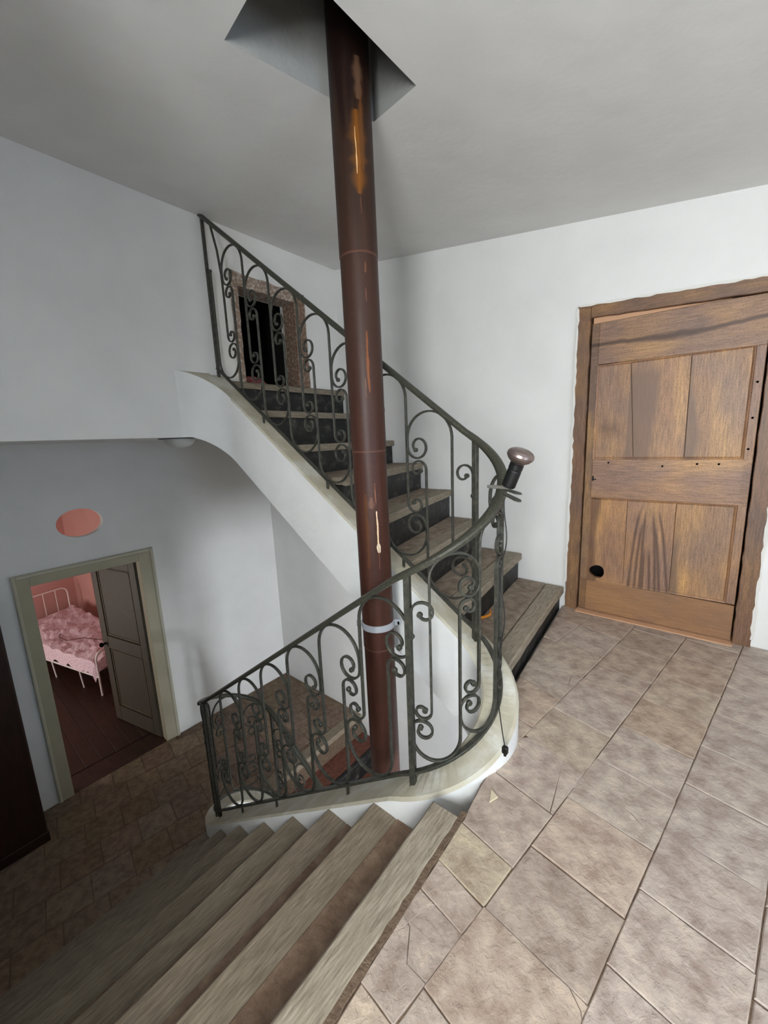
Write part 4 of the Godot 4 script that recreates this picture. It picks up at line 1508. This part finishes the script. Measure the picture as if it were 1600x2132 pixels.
func build_lamp() -> void:
	var at := Vector3(-0.568, 1.112, -1.382)
	var ax := Vector3(0.43, 1.05, 0.06).normalized()
	var b := Basis(ax.cross(Vector3.BACK).normalized() * -1.0, ax, Vector3.ZERO)
	b.x = Vector3.FORWARD.cross(ax).normalized() * -1.0
	b.z = b.x.cross(ax)
	var l := thing("clamp_lamp", "clamp lamp with a mirrored bulb in a black socket on the handrail", "lamp", at)
	var so := MB.new()
	so.lathe(PackedVector2Array([Vector2(0, 0), Vector2(0.022, 0.0), Vector2(0.0245, 0.004), Vector2(0.0245, 0.062), Vector2(0.0235, 0.064), Vector2(0.0235, 0.068), Vector2(0.0248, 0.070), Vector2(0.0248, 0.088), Vector2(0.020, 0.092), Vector2(0, 0.092)]), Vector3.ZERO, b, 28)
	put("socket", so, M["black_rubber"], l)
	var sl := MB.new()
	sl.box(b * Vector3(0.012, 0.080, 0.0215), Vector3(0.012, 0.014, 0.008), 0.001, b)
	put("socket_slot", sl, M["dark_room"], l)
	var bu := MB.new()
	bu.lathe(PackedVector2Array([Vector2(0.018, 0.088), Vector2(0.026, 0.094), Vector2(0.038, 0.103), Vector2(0.0455, 0.113), Vector2(0.0475, 0.121), Vector2(0.0455, 0.129), Vector2(0.039, 0.136), Vector2(0.028, 0.141), Vector2(0.014, 0.1435), Vector2(0, 0.144)]), Vector3.ZERO, b, 32)
	put("bulb", bu, M["bulb_metal"], l)
	# the spring clamp that bites on the handrail
	var cl := MB.new()
	cl.box(Vector3(-0.030, -0.004, 0.0), Vector3(0.085, 0.012, 0.022), 0.004, Basis(Vector3.UP, deg_to_rad(-8)))
	put("jaw", cl, M["clamp_paint"], l)
	var ti := MB.new()
	ti.lathe(PackedVector2Array([Vector2(0, 0), Vector2(0.006, 0.001), Vector2(0.006, 0.014), Vector2(0, 0.016)]), Vector3(-0.068, -0.004, -0.006), Basis(Vector3.UP, Vector3.LEFT, Vector3.BACK), 12)
	put("jaw_tip", ti, M["steel"], l)
	for k in 2:
		var wg := MB.new()
		var wb := Basis(Vector3.UP, deg_to_rad(-25)) * Basis(Vector3.BACK, deg_to_rad(-8 - 6 * k))
		wg.prism(PackedVector2Array([Vector2(-0.02, -0.012), Vector2(0.045, -0.014), Vector2(0.058, -0.006), Vector2(0.058, 0.006), Vector2(0.045, 0.014), Vector2(-0.02, 0.012)]), Vector3(0.004, -0.014 - 0.02 * k, 0.0), wb.x, -wb.z, -0.002, 0.002, 0.001)
		put("wing", wg, M["iron"], l)
	# its lead, hanging down to an inline switch
	var px := [Vector3(-0.573, 1.07, -1.360), Vector3(-0.568, 1.02, -1.352), Vector3(-0.556, 0.95, -1.345), Vector3(-0.556, 0.90, -1.342), Vector3(-0.565, 0.845, -1.336), Vector3(-0.570, 0.76, -1.330), Vector3(-0.556, 0.69, -1.326), Vector3(-0.548, 0.63, -1.322), Vector3(-0.553, 0.56, -1.316), Vector3(-0.560, 0.50, -1.310), Vector3(-0.560, 0.42, -1.302), Vector3(-0.562, 0.34, -1.295), Vector3(-0.548, 0.255, -1.290), Vector3(-0.534, 0.18, -1.285), Vector3(-0.522, 0.13, -1.282)]
	var cv := Curve3D.new()
	for i in px.size():
		var t: Vector3 = (px[mini(i + 1, px.size() - 1)] - px[maxi(i - 1, 0)]) / 6.0
		cv.add_point(px[i] - at, -t, t)
	var P := cv.tessellate_even_length(4, 0.02)
	var N := PackedVector3Array()
	for q in P:
		N.push_back(Vector3.RIGHT)
	var mb := MB.new()
	mb.sweep(P, N, circle(0.0024, 6), PackedFloat32Array(), true)
	put("lead", mb, M["cable"], l)
	var sw := MB.new()
	sw.box(Vector3(-0.522, 0.118, -1.282) - at, Vector3(0.022, 0.03, 0.02), 0.004)
	sw.box(Vector3(-0.522, 0.098, -1.282) - at, Vector3(0.010, 0.014, 0.010), 0.002)
	put("plug", sw, M["black_rubber"], l)


func build_small_things() -> void:
	# torn corner of pale card on the tiles
	var sh := MB.new()
	sh.prism(PackedVector2Array([Vector2(-0.535, 1.192), Vector2(-0.502, 1.176), Vector2(-0.518, 1.138)]), Vector3(0, 0.004, 0), Vector3.RIGHT, Vector3(0, 0, -1), 0.0, 0.006, 0.001)
	tag(put("shard", sh, M["shard"]), "small pale triangular shard lying on the tiles beside the white curb", "shard")
	# bent orange strip on the bottom step
	var P := PackedVector3Array()
	var N := PackedVector3Array()
	var cv := Curve3D.new()
	var pts := [Vector3(-1.19, 0.172, -2.17), Vector3(-1.12, 0.166, -2.14), Vector3(-1.055, 0.166, -2.165), Vector3(-1.025, 0.168, -2.235), Vector3(-1.045, 0.175, -2.285)]
	for i in pts.size():
		var t: Vector3 = (pts[mini(i + 1, 4)] - pts[maxi(i - 1, 0)]) / 6.0
		cv.add_point(pts[i], -t, t)
	for q in cv.tessellate_even_length(4, 0.015):
		P.push_back(q)
		N.push_back(Vector3.UP)
	var mb := MB.new()
	mb.sweep(P, N, slab(0.008, 0.0035, 0.001))
	tag(put("orange_strip", mb, M["orange"]), "bent orange strip lying on the bottom step behind the railing", "strip")
	# shallow bowl lamp under the soffit of the upper wall
	var lp := thing("ceiling_lamp", "shallow pale bowl lamp with dark rim under the upper wall's edge", "lamp", Vector3(-3.32, 1.375, -1.45))
	var rim := MB.new()
	rim.lathe(PackedVector2Array([Vector2(0, -0.001), Vector2(0.15, -0.001), Vector2(0.15, -0.010), Vector2(0.135, -0.012), Vector2(0, -0.012)]), Vector3.ZERO, Basis(), 40)
	put("rim", rim, M["black_rubber"], lp)
	var bw := MB.new()
	var pr := PackedVector2Array()
	for i in 9:
		var a := PI / 2 * i / 8
		pr.push_back(Vector2(0.115 * cos(a), -0.012 - 0.07 * sin(a)))
	bw.lathe(pr, Vector3.ZERO, Basis(), 40)
	put("bowl", bw, M["opal"], lp)
